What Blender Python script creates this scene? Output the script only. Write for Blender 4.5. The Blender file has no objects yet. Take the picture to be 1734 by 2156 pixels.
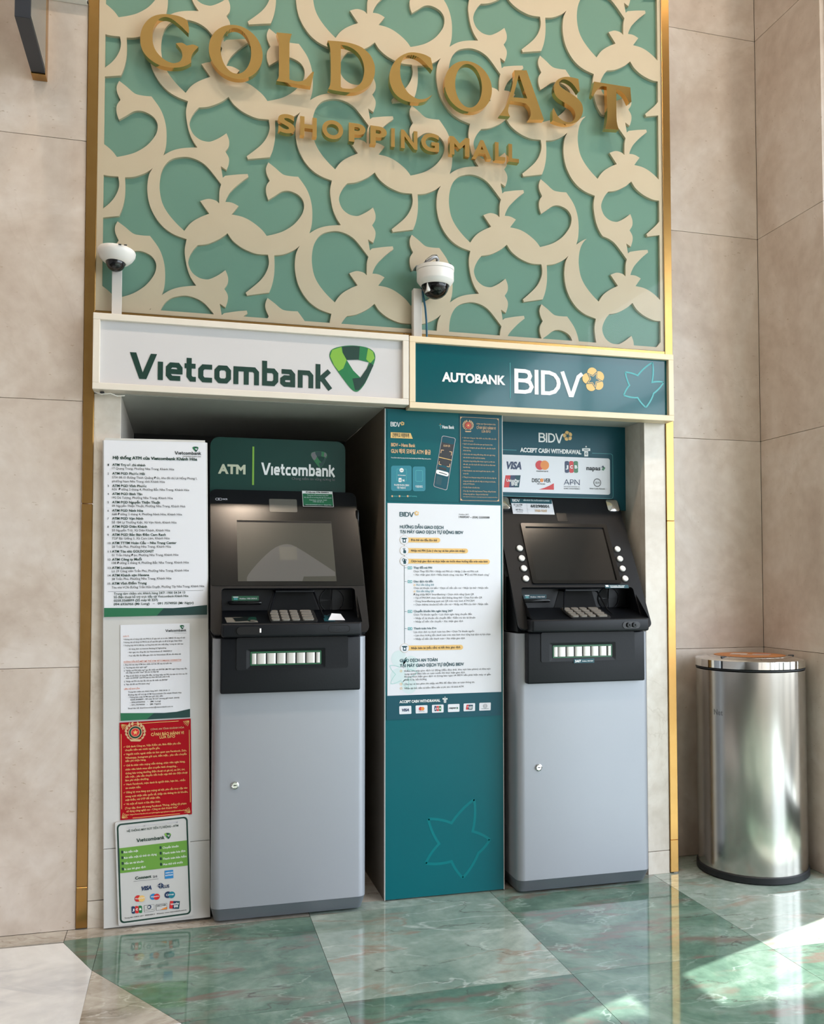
import bpy, bmesh, math, random
import numpy as np
from mathutils import Vector, Matrix
from mathutils.geometry import delaunay_2d_cdt

random.seed(7)
sc = bpy.context.scene
COL = sc.collection

# ------------------------------------------------------------------ camera
# world: X right along the back wall, Y into the wall (portal front = 0), Z up, metres
cam_d = bpy.data.cameras.new('camera')
cam = bpy.data.objects.new('camera', cam_d)
COL.objects.link(cam)
cam_d.sensor_fit = 'VERTICAL'
cam_d.sensor_height = 24.0
cam_d.lens = 24.0 * 1936.99 / 2156.0
cam_d.shift_x = -53.06 / 2156.0
cam_d.shift_y = 72.16 / 2156.0
cam_d.clip_start = 0.05
_yaw, _pitch, _roll = 0.2695, 0.0393, -0.0014
_f = Vector((math.sin(_yaw) * math.cos(_pitch), math.cos(_yaw) * math.cos(_pitch), math.sin(_pitch)))
_r = Vector((math.cos(_yaw), -math.sin(_yaw), 0))
_u = _r.cross(_f)
_r2 = _r * math.cos(_roll) + _u * math.sin(_roll)
_u2 = _u * math.cos(_roll) - _r * math.sin(_roll)
M = Matrix.Identity(4)
for i in range(3):
    M[i][0], M[i][1], M[i][2] = _r2[i], _u2[i], -_f[i]
M[0][3], M[1][3], M[2][3] = 0.2967, -2.9641, 1.03
cam.matrix_world = M
sc.camera = cam

# ------------------------------------------------------------------ world, sun, exposure
w = bpy.data.worlds.new('sky')
sc.world = w
w.use_nodes = True
bg = w.node_tree.nodes['Background']
bg.inputs[0].default_value = (0.82, 0.91, 1.0, 1)
bg.inputs[1].default_value = 3.7
sun_d = bpy.data.lights.new('sun', 'SUN')
sun_d.energy = 9.0
sun_d.angle = math.radians(0.53)
sun_d.color = (1.0, 0.95, 0.87)
sun = bpy.data.objects.new('sun', sun_d)
COL.objects.link(sun)
_el = math.radians(40)
sun_dir = Vector((-0.9315 * math.cos(_el), -0.3637 * math.cos(_el), -math.sin(_el)))
sun.rotation_euler = sun_dir.to_track_quat('-Z', 'Y').to_euler()
sun.location = (8, 4, 9)

def portal(name, loc, rot, sx, sy):
    d = bpy.data.lights.new(name, 'AREA')
    d.shape = 'RECTANGLE'
    d.size, d.size_y = sx, sy
    d.cycles.is_portal = True
    o = bpy.data.objects.new(name, d)
    o.location, o.rotation_euler = loc, rot
    COL.objects.link(o)
portal('daylight_portal', (3.55, -3.75, 1.6), (0, math.radians(90), 0), 3.2, 6.6)

vs = sc.view_settings
vs.view_transform = 'Standard'
vs.look = 'None'
vs.gamma = 1
vs.use_curve_mapping = False
vs.exposure = 0.9
sc.cycles.use_denoising = True
sc.cycles.max_bounces = 6
sc.cycles.diffuse_bounces = 4
sc.cycles.glossy_bounces = 3
sc.cycles.transparent_max_bounces = 8
sc.cycles.use_adaptive_sampling = True
sc.cycles.adaptive_threshold = 0.02
sc.cycles.sample_clamp_indirect = 6

# ------------------------------------------------------------------ materials
def lin(c):
    c = c / 255.0
    return c / 12.92 if c <= 0.04045 else ((c + 0.055) / 1.055) ** 2.4
def rgb(r, g, b):
    return (lin(r), lin(g), lin(b), 1)
MATS = {}
def mat(name, col, rough=0.5, metal=0.0, spec=0.5, coat=0.0, coat_rough=0.05, emit=None, noise=None, bump=None, aniso=0.0):
    m = bpy.data.materials.new(name)
    m.use_nodes = True
    nt = m.node_tree
    b = nt.nodes['Principled BSDF']
    b.inputs['Base Color'].default_value = rgb(*col)
    b.inputs['Roughness'].default_value = rough
    b.inputs['Metallic'].default_value = metal
    b.inputs['Specular IOR Level'].default_value = spec
    b.inputs['Coat Weight'].default_value = coat
    b.inputs['Coat Roughness'].default_value = coat_rough
    b.inputs['Anisotropic'].default_value = aniso
    if emit:
        b.inputs['Emission Color'].default_value = rgb(*emit[0])
        b.inputs['Emission Strength'].default_value = emit[1]
    if noise:      # (scale, second colour, detail)
        tc = nt.nodes.new('ShaderNodeTexCoord')
        n = nt.nodes.new('ShaderNodeTexNoise')
        n.inputs['Scale'].default_value = noise[0]
        n.inputs['Detail'].default_value = noise[2]
        mx = nt.nodes.new('ShaderNodeMix')
        mx.data_type = 'RGBA'
        mx.inputs[6].default_value = rgb(*col)
        mx.inputs[7].default_value = rgb(*noise[1])
        nt.links.new(tc.outputs['Object'], n.inputs['Vector'])
        nt.links.new(n.outputs['Fac'], mx.inputs[0])
        nt.links.new(mx.outputs[2], b.inputs['Base Color'])
    if bump:       # (scale, strength)
        tc = nt.nodes.new('ShaderNodeTexCoord')
        n = nt.nodes.new('ShaderNodeTexNoise')
        n.inputs['Scale'].default_value = bump[0]
        n.inputs['Detail'].default_value = 6
        bp = nt.nodes.new('ShaderNodeBump')
        bp.inputs['Strength'].default_value = bump[1]
        bp.inputs['Distance'].default_value = 0.002
        nt.links.new(tc.outputs['Object'], n.inputs['Vector'])
        nt.links.new(n.outputs['Fac'], bp.inputs['Height'])
        nt.links.new(bp.outputs['Normal'], b.inputs['Normal'])
    MATS[name] = m
    return m

def ramp(nt, stops):
    r = nt.nodes.new('ShaderNodeValToRGB')
    e = r.color_ramp.elements
    while len(e) < len(stops):
        e.new(0.5)
    for k, (p, c) in enumerate(stops):
        e[k].position = p
        e[k].color = c if len(c) == 4 else (*c, 1)
    return r

def stone(name, base, dark, light, rough, vein=None, scale=1.0, vein_amt=0.6, spec=0.5, coat=0.0, pits=None, cloud=(0.35, 0.65)):
    """polished natural stone: cloudy body, fine flecks, warped veins; every slab gets its own cut"""
    m = bpy.data.materials.new(name)
    m.use_nodes = True
    nt = m.node_tree
    L = nt.links.new
    b = nt.nodes['Principled BSDF']
    b.inputs['Roughness'].default_value = rough
    b.inputs['Specular IOR Level'].default_value = spec
    b.inputs['Coat Weight'].default_value = coat
    tc = nt.nodes.new('ShaderNodeTexCoord')
    oi = nt.nodes.new('ShaderNodeObjectInfo')
    mul = nt.nodes.new('ShaderNodeMath'); mul.operation = 'MULTIPLY'; mul.inputs[1].default_value = 37.0
    L(oi.outputs['Random'], mul.inputs[0])
    add = nt.nodes.new('ShaderNodeVectorMath'); add.operation = 'ADD'
    L(tc.outputs['Object'], add.inputs[0]); L(mul.outputs[0], add.inputs[1])
    n1 = nt.nodes.new('ShaderNodeTexNoise'); n1.inputs['Scale'].default_value = 2.6 * scale; n1.inputs['Detail'].default_value = 9
    n1.inputs['Roughness'].default_value = 0.62; n1.inputs['Distortion'].default_value = 0.9
    L(add.outputs[0], n1.inputs['Vector'])
    r1 = ramp(nt, [(cloud[0], rgb(*dark)), (0.5, rgb(*base)), (cloud[1], rgb(*light))])
    L(n1.outputs['Fac'], r1.inputs[0])
    out = r1.outputs[0]
    n2 = nt.nodes.new('ShaderNodeTexNoise'); n2.inputs['Scale'].default_value = 26 * scale; n2.inputs['Detail'].default_value = 5
    L(add.outputs[0], n2.inputs['Vector'])
    mx = nt.nodes.new('ShaderNodeMix'); mx.data_type = 'RGBA'; mx.blend_type = 'SOFT_LIGHT'; mx.inputs[0].default_value = 0.35
    L(out, mx.inputs[6]); L(n2.outputs['Fac'], mx.inputs[7])
    out = mx.outputs[2]
    if vein:
        for k, (vc, vs_, wdt, amt, dis) in enumerate(vein):
            wv = nt.nodes.new('ShaderNodeTexNoise'); wv.inputs['Scale'].default_value = vs_ * scale
            wv.inputs['Detail'].default_value = 7; wv.inputs['Distortion'].default_value = dis
            sh = nt.nodes.new('ShaderNodeMapping')
            sh.inputs['Location'].default_value = (3.1 * k + 1, 7.7 * k, 1.3 * k)
            sh.inputs['Rotation'].default_value = (0, 0, 0.5 + 0.9 * k)
            sh.inputs['Scale'].default_value = (1.0, 2.4, 1.0)
            L(add.outputs[0], sh.inputs['Vector']); L(sh.outputs[0], wv.inputs['Vector'])
            sb = nt.nodes.new('ShaderNodeMath'); sb.operation = 'SUBTRACT'; sb.inputs[1].default_value = 0.5
            ab = nt.nodes.new('ShaderNodeMath'); ab.operation = 'ABSOLUTE'
            L(wv.outputs['Fac'], sb.inputs[0]); L(sb.outputs[0], ab.inputs[0])
            rr = ramp(nt, [(0.0, (amt, amt, amt)), (wdt, (0, 0, 0))])
            L(ab.outputs[0], rr.inputs[0])
            # break the vein up
            nb = nt.nodes.new('ShaderNodeTexNoise'); nb.inputs['Scale'].default_value = 3.1 * scale
            L(sh.outputs[0], nb.inputs['Vector'])
            rb = ramp(nt, [(0.42, (0, 0, 0)), (0.6, (1, 1, 1))])
            L(nb.outputs['Fac'], rb.inputs[0])
            mm = nt.nodes.new('ShaderNodeMath'); mm.operation = 'MULTIPLY'
            L(rr.outputs[0], mm.inputs[0]); L(rb.outputs[0], mm.inputs[1])
            mv = nt.nodes.new('ShaderNodeMix'); mv.data_type = 'RGBA'
            mv.inputs[7].default_value = rgb(*vc)
            L(mm.outputs[0], mv.inputs[0]); L(out, mv.inputs[6])
            out = mv.outputs[2]
    if pits:
        vo = nt.nodes.new('ShaderNodeTexNoise'); vo.inputs['Scale'].default_value = 55 * scale; vo.inputs['Detail'].default_value = 2
        sh = nt.nodes.new('ShaderNodeMapping'); sh.inputs['Scale'].default_value = (1, 1, 2.2)
        L(add.outputs[0], sh.inputs['Vector']); L(sh.outputs[0], vo.inputs['Vector'])
        rp = ramp(nt, [(0.70, (0, 0, 0)), (0.76, (0.7, 0.7, 0.7))])
        L(vo.outputs['Fac'], rp.inputs[0])
        mp = nt.nodes.new('ShaderNodeMix'); mp.data_type = 'RGBA'; mp.inputs[7].default_value = rgb(*pits)
        L(rp.outputs[0], mp.inputs[0]); L(out, mp.inputs[6])
        out = mp.outputs[2]
    L(out, b.inputs['Base Color'])
    MATS[name] = m
    return m

stone('beige_stone', (203, 189, 177), (191, 175, 162), (213, 202, 193), 0.32, vein=[((172, 154, 136), 2.2, 0.010, 0.16, 1.5)], scale=0.9, pits=(170, 150, 128))
stone('pale_stone', (218, 208, 196), (205, 194, 181), (228, 220, 210), 0.28, vein=[((180, 165, 148), 2.6, 0.012, 0.3, 1.5)], scale=1.3)
stone('green_marble', (94, 122, 108), (74, 100, 89), (132, 154, 143), 0.06, scale=1.6, coat=0.3, cloud=(0.30, 0.70),
      vein=[((116, 98, 92), 1.9, 0.06, 0.8, 0.35), ((168, 188, 180), 1.7, 0.010, 0.5, 0.25), ((70, 62, 62), 1.3, 0.007, 0.7, 0.3)])
stone('pale_green_marble', (144, 160, 150), (118, 138, 128), (174, 185, 178), 0.06, scale=1.5, coat=0.3, cloud=(0.30, 0.70),
      vein=[((150, 122, 106), 1.8, 0.035, 0.7, 0.35), ((204, 211, 207), 1.9, 0.016, 0.55, 0.3), ((84, 80, 74), 1.2, 0.006, 0.8, 0.3)])
stone('white_marble', (222, 222, 221), (206, 206, 208), (232, 232, 231), 0.10, scale=0.9, coat=0.2, vein=[((188, 190, 194), 1.6, 0.03, 0.6, 1.0)])
stone('grey_beige_marble', (176, 168, 156), (150, 142, 130), (196, 190, 180), 0.12, scale=1.6, coat=0.2,
      vein=[((120, 104, 92), 2.2, 0.02, 0.7, 2.0), ((220, 214, 206), 2.8, 0.03, 0.6, 2.0)])
mat('grout', (92, 90, 84), 0.9)
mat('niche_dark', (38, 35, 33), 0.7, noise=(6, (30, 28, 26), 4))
mat('niche_side', (120, 108, 94), 0.5, noise=(5, (104, 93, 80), 5))
mat('niche_soffit', (196, 197, 192), 0.4, noise=(4, (178, 178, 172), 6))
mat('ceiling_white', (226, 226, 226), 0.8)
mat('room_wall', (196, 194, 192), 0.6, noise=(1.5, (184, 181, 178), 5))
mat('pavement', (150, 150, 148), 0.8, noise=(3, (130, 130, 128), 5))
mat('bark', (86, 74, 62), 0.9, noise=(8, (60, 52, 44), 5), bump=(20, 0.6))
mat('brushed_gold', (188, 148, 90), 0.26, metal=1.0, noise=(30, (176, 134, 76), 3), aniso=0.4)
mat('polished_gold', (244, 192, 116), 0.10, metal=1.0)
mat('teal_board', (116, 158, 140), 0.55)
mat('cream_board', (222, 206, 178), 0.5, noise=(14, (215, 198, 169), 4))
mat('sign_frame_white', (232, 224, 213), 0.35, noise=(9, (224, 214, 200), 4))
mat('sign_frame_cream', (238, 220, 190), 0.35, noise=(9, (228, 208, 174), 4))
mat('sign_face_white', (212, 210, 211), 0.30, noise=(3, (204, 201, 203), 3))
mat('sign_face_teal', (0, 76, 84), 0.14, spec=0.4, coat=0.15, coat_rough=0.04, noise=(2.2, (0, 90, 98), 2), bump=(26, 0.02))
mat('teal_sheet', (0, 100, 107), 0.30, spec=0.2, noise=(2.0, (10, 90, 100), 2))
mat('teal_dark', (28, 82, 96), 0.35, spec=0.2)
mat('teal_deep', (8, 74, 88), 0.35, spec=0.2, noise=(4, (0, 100, 102), 2))
mat('teal_mid', (28, 124, 142), 0.35)
mat('teal_light', (70, 168, 172), 0.35)
mat('teal_line', (6, 116, 122), 0.3, spec=0.2)
mat('teal_print', (20, 74, 86), 0.5)
mat('mint', (210, 224, 226), 0.5)
mat('mint_line', (172, 212, 208), 0.5)
mat('poster_white', (226, 227, 233), 0.35)
mat('board_white', (206, 205, 204), 0.45, noise=(5, (196, 194, 190), 6))
mat('paper_edge', (206, 204, 200), 0.5)
mat('vcb_green', (16, 56, 46), 0.4)
mat('vcb_mid', (34, 116, 70), 0.35)
mat('vcb_light', (126, 176, 66), 0.35)
mat('vcb_leaf', (108, 160, 62), 0.5, noise=(5, (98, 148, 56), 4))
mat('green_band', (36, 108, 74), 0.4)
mat('green_band_dark', (20, 62, 60), 0.4)
mat('topper_green', (20, 58, 50), 0.4, spec=0.25, noise=(4, (26, 66, 60), 3))
mat('ink', (44, 50, 54), 0.6)
mat('ink_grey', (112, 112, 116), 0.6)
mat('ink_ghost', (202, 202, 210), 0.6)
mat('ink_orange', (206, 110, 70), 0.6)
mat('print_white', (236, 238, 238), 0.4)
mat('print_cream', (196, 200, 176), 0.4)
mat('print_gold', (232, 190, 116), 0.4)
mat('print_tan', (206, 170, 128), 0.4)
mat('print_red', (208, 44, 46), 0.4)
mat('print_orange', (232, 138, 54), 0.4)
mat('print_navy', (36, 56, 92), 0.4)
mat('print_blue', (40, 130, 190), 0.4)
mat('print_black', (20, 22, 24), 0.3)
mat('notice_red', (170, 2, 22), 0.4, spec=0.2, noise=(3, (158, 2, 22), 2))
mat('metal_grey', (150, 152, 154), 0.35, metal=0.8)
mat('post_white', (208, 204, 200), 0.4, noise=(12, (196, 191, 186), 4))
mat('cam_white', (232, 228, 224), 0.3)
mat('cam_black', (16, 17, 20), 0.12, spec=0.6)
mat('silver_paint', (162, 165, 172), 0.40, metal=0.3, noise=(2.5, (154, 158, 166), 3))
mat('silver_kick', (112, 118, 126), 0.4, metal=0.3)
mat('silver_side', (120, 122, 122), 0.4, metal=0.3)
mat('dark_plastic', (11, 14, 19), 0.40, spec=0.28, bump=(220, 0.08))
mat('dark_panel', (13, 16, 22), 0.42, spec=0.28, bump=(220, 0.08))
mat('dark_gloss', (9, 10, 12), 0.16, spec=0.4)
mat('black_void', (6, 6, 7), 0.8)
mat('screen_grey', (66, 66, 60), 0.2, spec=0.3)
mat('screen_shape', (92, 90, 88), 0.14)
mat('screen_dark', (26, 26, 26), 0.12)
mat('sensor_grey', (96, 94, 88), 0.2)
mat('key_grey', (128, 124, 117), 0.4)
mat('button_white', (226, 224, 222), 0.35)
mat('shutter_white', (222, 218, 212), 0.25, metal=0.2)
mat('rim_green', (18, 92, 56), 0.35)
mat('chrome', (215, 215, 215), 0.08, metal=1.0)
mat('mirror_silver', (228, 228, 226), 0.10, metal=1.0)
mat('cable_teal', (10, 78, 104), 0.4)
mat('cable_white', (214, 208, 198), 0.5)
mat('cable_dark', (40, 42, 44), 0.5)
mat('steel_brushed', (190, 186, 180), 0.19, metal=1.0, aniso=0.6)
mat('steel_polished', (222, 220, 216), 0.07, metal=1.0)
mat('rubber_black', (20, 23, 28), 0.5)
mat('bin_sticker', (186, 122, 66), 0.5, noise=(6, (168, 104, 56), 3))
mat('navy_box', (30, 38, 50), 0.4)
mat('grey_glass', (104, 104, 98), 0.10, spec=0.6)
mat('frame_grey', (86, 92, 96), 0.4)

def glass_mat(name, tint, ior, extra):
    m = bpy.data.materials.new(name)
    m.use_nodes = True
    nt = m.node_tree
    nt.nodes.remove(nt.nodes['Principled BSDF'])
    out = nt.nodes['Material Output']
    tr = nt.nodes.new('ShaderNodeBsdfTransparent'); tr.inputs[0].default_value = tint
    gl = nt.nodes.new('ShaderNodeBsdfGlossy'); gl.inputs['Roughness'].default_value = 0.01
    fr = nt.nodes.new('ShaderNodeFresnel'); fr.inputs[0].default_value = ior
    mx = nt.nodes.new('ShaderNodeMixShader')
    nt.links.new(fr.outputs[0], mx.inputs[0]); nt.links.new(tr.outputs[0], mx.inputs[1]); nt.links.new(gl.outputs[0], mx.inputs[2])
    nt.links.new(mx.outputs[0], out.inputs[0])
    MATS[name] = m
glass_mat('clear_glass', (1.0, 1.0, 1.0, 1), 1.16, 0)
glass_mat('dome_glass', (0.30, 0.31, 0.32, 1), 1.5, 0)

# ------------------------------------------------------------------ geometry helpers
def catmull(pts, n=4):
    """closed outline of (x, y, corner) -> polyline, smooth between corners"""
    N = len(pts)
    out = []
    for i in range(N):
        p1, p2 = pts[i], pts[(i + 1) % N]
        p0 = p1 if p1[2] else pts[i - 1]
        p3 = p2 if p2[2] else pts[(i + 2) % N]
        a0, a1, a2, a3 = [np.array(p[:2], float) for p in (p0, p1, p2, p3)]
        steps = 1 if (p1[2] and p2[2]) else n
        for k in range(steps):
            t = k / steps
            q = 0.5 * ((2 * a1) + (-a0 + a2) * t + (2 * a0 - 5 * a1 + 4 * a2 - a3) * t * t + (-a0 + 3 * a1 - 3 * a2 + a3) * t ** 3)
            out.append((q[0], q[1]))
    return out

def winding(P, loops):
    w_ = np.zeros(len(P))
    for lp in loops:
        a = np.asarray(lp, float)
        b = np.roll(a, -1, 0)
        for s in range(0, len(P), 4000):
            q = P[s:s + 4000]
            ya, yb = a[None, :, 1], b[None, :, 1]
            py = q[:, 1][:, None]
            cr = (b[None, :, 0] - a[None, :, 0]) * (py - ya) - (q[:, 0][:, None] - a[None, :, 0]) * (yb - ya)
            w_[s:s + 4000] += ((ya <= py) & (yb > py) & (cr > 0)).sum(1)
            w_[s:s + 4000] -= ((ya > py) & (yb <= py) & (cr < 0)).sum(1)
    return w_

def cdt(loops):
    vs_, es = [], []
    for lp in loops:
        s = len(vs_)
        vs_ += [Vector((p[0], p[1])) for p in lp]
        es += [(s + k, s + (k + 1) % len(lp)) for k in range(len(lp))]
    v, e, f, *_ = delaunay_2d_cdt(vs_, es, [], 0, 1e-7)
    return np.array([(p[0], p[1]) for p in v]), [tuple(t) for t in f]

def rrect(x0, x1, y0, y1, r, n=5):
    r = max(1e-5, min(r, (x1 - x0) / 2 - 1e-6, (y1 - y0) / 2 - 1e-6))
    out = []
    for cx, cy, a0 in ((x1 - r, y1 - r, 0), (x0 + r, y1 - r, 90), (x0 + r, y0 + r, 180), (x1 - r, y0 + r, 270)):
        for k in range(n + 1):
            a = math.radians(a0 + 90 * k / n)
            out.append((cx + r * math.cos(a), cy + r * math.sin(a)))
    return out
def circle(cx, cy, r, n=28, ry=None, a0=0):
    ry = r if ry is None else ry
    return [(cx + r * math.cos(a0 + 2 * math.pi * k / n), cy + ry * math.sin(a0 + 2 * math.pi * k / n)) for k in range(n)]

def wallmap(Y):                       # sheet coordinates (u, v, out of the wall) -> world
    return lambda u, v, d: (u, Y - d, v)

class G:
    """collects geometry for ONE mesh object"""
    def __init__(self):
        self.v, self.f = [], []
    def add(self, vs_, fs):
        s = len(self.v)
        self.v += [tuple(map(float, p)) for p in vs_]
        self.f += [tuple(s + i for i in f) for f in fs]
        return self
    def box(self, x0, x1, y0, y1, z0, z1, bev=0.0, seg=2):
        if bev <= 0:
            return self.add([(x, y, z) for x in (x0, x1) for y in (y0, y1) for z in (z0, z1)],
                            [(0, 1, 3, 2), (4, 6, 7, 5), (0, 4, 5, 1), (2, 3, 7, 6), (0, 2, 6, 4), (1, 5, 7, 3)])
        bm = bmesh.new()
        bmesh.ops.create_cube(bm, size=1)
        for v in bm.verts:
            v.co = ((x0 + x1) / 2 + v.co.x * (x1 - x0), (y0 + y1) / 2 + v.co.y * (y1 - y0), (z0 + z1) / 2 + v.co.z * (z1 - z0))
        bmesh.ops.bevel(bm, geom=bm.edges[:], offset=bev, segments=seg, profile=0.5, affect='EDGES')
        bm.verts.index_update()
        self.add([v.co[:] for v in bm.verts], [[v.index for v in f.verts] for f in bm.faces])
        bm.free()
        return self
    def prism(self, outer, holes, fm, d0, d1):
        loops = [outer] + list(holes)
        P, T = cdt(loops)
        c = P[np.array(T)].mean(1)
        ins = winding(c, [outer]) != 0
        for h in holes:
            ins &= winding(c, [h]) == 0
        T = [t for t, k in zip(T, ins) if k]
        n = len(P)
        fs = [t for t in T] + [tuple(n + i for i in reversed(t)) for t in T]
        cnt = {}
        for t in T:
            for k in range(3):
                a, b = t[k], t[(k + 1) % 3]
                cnt.setdefault((min(a, b), max(a, b)), []).append((a, b))
        for ab in cnt.values():
            if len(ab) == 1:
                a, b = ab[0]
                fs.append((b, a, n + a, n + b))
        return self.add([fm(p[0], p[1], d1) for p in P] + [fm(p[0], p[1], d0) for p in P], fs)
    def flat(self, loops, fm, d, nonzero=True):
        P, T = cdt(loops)
        if not len(T):
            return self
        c = P[np.array(T)].mean(1)
        wv = winding(c, loops)
        keep = wv != 0
        return self.add([fm(p[0], p[1], d) for p in P], [t for t, k in zip(T, keep) if k])
    def poly(self, pts, fm, d):
        return self.add([fm(p[0], p[1], d) for p in pts], [tuple(range(len(pts)))])
    def rect(self, x0, x1, y0, y1, fm, d):
        return self.poly([(x0, y0), (x1, y0), (x1, y1), (x0, y1)], fm, d)
    def ring(self, a, b, fm, d):      # band between two outlines of equal length
        n = len(a)
        return self.add([fm(p[0], p[1], d) for p in a] + [fm(p[0], p[1], d) for p in b],
                        [(i, (i + 1) % n, n + (i + 1) % n, n + i) for i in range(n)])
    def stroke(self, path, wd, fm, d, closed=False):
        p = [np.array(q, float) for q in path]
        n = len(p)
        lft, rgt = [], []
        for i in range(n):
            if closed:
                a, b = p[i] - p[i - 1], p[(i + 1) % n] - p[i]
            else:
                a = p[i] - p[i - 1] if i else p[1] - p[0]
                b = p[i + 1] - p[i] if i < n - 1 else a
                if i == 0:
                    a = b
            a, b = a / (np.linalg.norm(a) + 1e-12), b / (np.linalg.norm(b) + 1e-12)
            na, nb = np.array([-a[1], a[0]]), np.array([-b[1], b[0]])
            m_ = na + nb
            m_ /= np.linalg.norm(m_) + 1e-12
            k = min(1.0 / max(0.25, m_ @ na), 2.2)
            lft.append(p[i] + m_ * wd / 2 * k)
            rgt.append(p[i] - m_ * wd / 2 * k)
        m = n if closed else n - 1
        return self.add([fm(q[0], q[1], d) for q in lft + rgt], [(i, (i + 1) % n, n + (i + 1) % n, n + i) for i in range(m)])
    def union(self, sg, fm, d):       # merge overlapping stroke quads into one clean shape
        loops = []
        for f in sg.f:
            q = [sg.v[i][:2] for i in f]
            ar = sum(q[i - 1][0] * q[i][1] - q[i][0] * q[i - 1][1] for i in range(len(q)))
            loops.append(q if ar > 0 else q[::-1])
        return self.flat(loops, fm, d)
    def tube(self, path, r, n=10, cap=True):
        P = [Vector(q) for q in path]
        rs = r if isinstance(r, (list, tuple)) else [r] * len(P)
        vs_, fs = [], []
        for i, q in enumerate(P):
            t = (P[min(i + 1, len(P) - 1)] - P[max(i - 1, 0)]).normalized()
            up = Vector((0, 0, 1)) if abs(t.z) < 0.9 else Vector((0, 1, 0))
            a = t.cross(up).normalized()
            b = t.cross(a)
            for k in range(n):
                th = 2 * math.pi * k / n
                vs_.append(q + (a * math.cos(th) + b * math.sin(th)) * rs[i])
        for i in range(len(P) - 1):
            for k in range(n):
                fs.append((i * n + k, i * n + (k + 1) % n, (i + 1) * n + (k + 1) % n, (i + 1) * n + k))
        if cap:
            fs += [tuple(range(n)), tuple(range((len(P) - 1) * n, len(P) * n))]
        return self.add(vs_, fs)
    def lathe(self, prof, cx, cy, n=40, axis='Z', cz=0.0, sy=1.0, cap=True):
        vs_, fs = [], []
        for r, h in prof:
            for k in range(n):
                a = 2 * math.pi * k / n
                if axis == 'Z':
                    vs_.append((cx + r * math.cos(a), cy + r * sy * math.sin(a), h))
                else:                 # axis along -Y, h = distance out
                    vs_.append((cx + r * math.cos(a), cy - h, cz + r * math.sin(a)))
        m = len(prof)
        for i in range(m - 1):
            for k in range(n):
                fs.append((i * n + k, i * n + (k + 1) % n, (i + 1) * n + (k + 1) % n, (i + 1) * n + k))
        if cap:
            if prof[0][0] > 1e-6: fs.append(tuple(range(n)))
            if prof[-1][0] > 1e-6: fs.append(tuple(range((m - 1) * n, m * n)))
        return self.add(vs_, fs)
    def profile(self, pts, x0, x1):   # outline in (y, z) pushed along x
        n = len(pts)
        return self.add([(x0, p[0], p[1]) for p in pts] + [(x1, p[0], p[1]) for p in pts],
                        [tuple(range(n)), tuple(range(2 * n - 1, n - 1, -1))] + [(i, (i + 1) % n, n + (i + 1) % n, n + i) for i in range(n)])

def obj(name, g, m, parent=None, smooth=None, solid=True, kind=None, label=None):
    me = bpy.data.meshes.new(name)
    me.from_pydata(g.v, [], g.f)
    if solid:
        bm = bmesh.new()
        bm.from_mesh(me)
        bmesh.ops.remove_doubles(bm, verts=bm.verts, dist=1e-6)
        bmesh.ops.recalc_face_normals(bm, faces=bm.faces)
        bm.to_mesh(me)
        bm.free()
    me.materials.append(MATS[m])
    if smooth is not None:
        for p in me.polygons:
            p.use_smooth = True
        me.set_sharp_from_angle(angle=math.radians(smooth))
    me.update()
    o = bpy.data.objects.new(name, me)
    COL.objects.link(o)
    if parent is not None:
        o.parent = parent
    if kind:
        o['kind'] = kind
    if label:
        o['label'] = label
    return o
def tag(o, label, cat, group=None):
    o['label'], o['category'] = label, cat
    if group:
        o['group'] = group
    return o
def thing(name, label, cat, loc=(0, 0, 0), rot=(0, 0, 0), group=None):
    o = bpy.data.objects.new(name, None)
    o.empty_display_size = 0.05
    o.location, o.rotation_euler = loc, rot
    COL.objects.link(o)
    return tag(o, label, cat, group)
def struct(name, loc=(0, 0, 0)):
    o = bpy.data.objects.new(name, None)
    o.location = loc
    o.empty_display_size = 0.05
    COL.objects.link(o)
    o['kind'] = 'structure'
    return o
def sobj(name, g, m, **k):
    return obj(name, g, m, kind='structure', **k)

# ------------------------------------------------------------------ lettering
def fatten(loops, off):
    """embolden glyph contours: push every vertex out along its mitre"""
    area = lambda l: sum(l[i - 1][0] * l[i][1] - l[i][0] * l[i - 1][1] for i in range(len(l))) / 2
    bb = [(min(p[0] for p in l), max(p[0] for p in l), min(p[1] for p in l), max(p[1] for p in l)) for l in loops]
    fixed = []
    for i, l in enumerate(loops):     # counters run one way, outsides the other
        deep = 0
        for j, k in enumerate(loops):
            if i != j and bb[j][0] <= bb[i][0] and bb[j][1] >= bb[i][1] and bb[j][2] <= bb[i][2] and bb[j][3] >= bb[i][3]:
                deep += winding(np.array([l[0]]), [k])[0] != 0
        fixed.append(l if (area(l) > 0) == (deep % 2 == 0) else l[::-1])
    loops, sg = fixed, 1
    if not off:
        return loops
    out = []
    for l in loops:
        q = [np.array(p) for i, p in enumerate(l) if abs(p[0] - l[i - 1][0]) + abs(p[1] - l[i - 1][1]) > 1e-6]
        n, r = len(q), []
        if n < 3:
            continue
        for i in range(n):
            a, b = q[i] - q[i - 1], q[(i + 1) % n] - q[i]
            a, b = a / (np.linalg.norm(a) + 1e-12), b / (np.linalg.norm(b) + 1e-12)
            na, nb = np.array([a[1], -a[0]]) * sg, np.array([b[1], -b[0]]) * sg
            m_ = na + nb
            m_ = m_ / (np.linalg.norm(m_) + 1e-9)
            r.append(tuple(q[i] + m_ * off / max(0.45, float(m_ @ na))))
        out.append(r)
    return out
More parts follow.
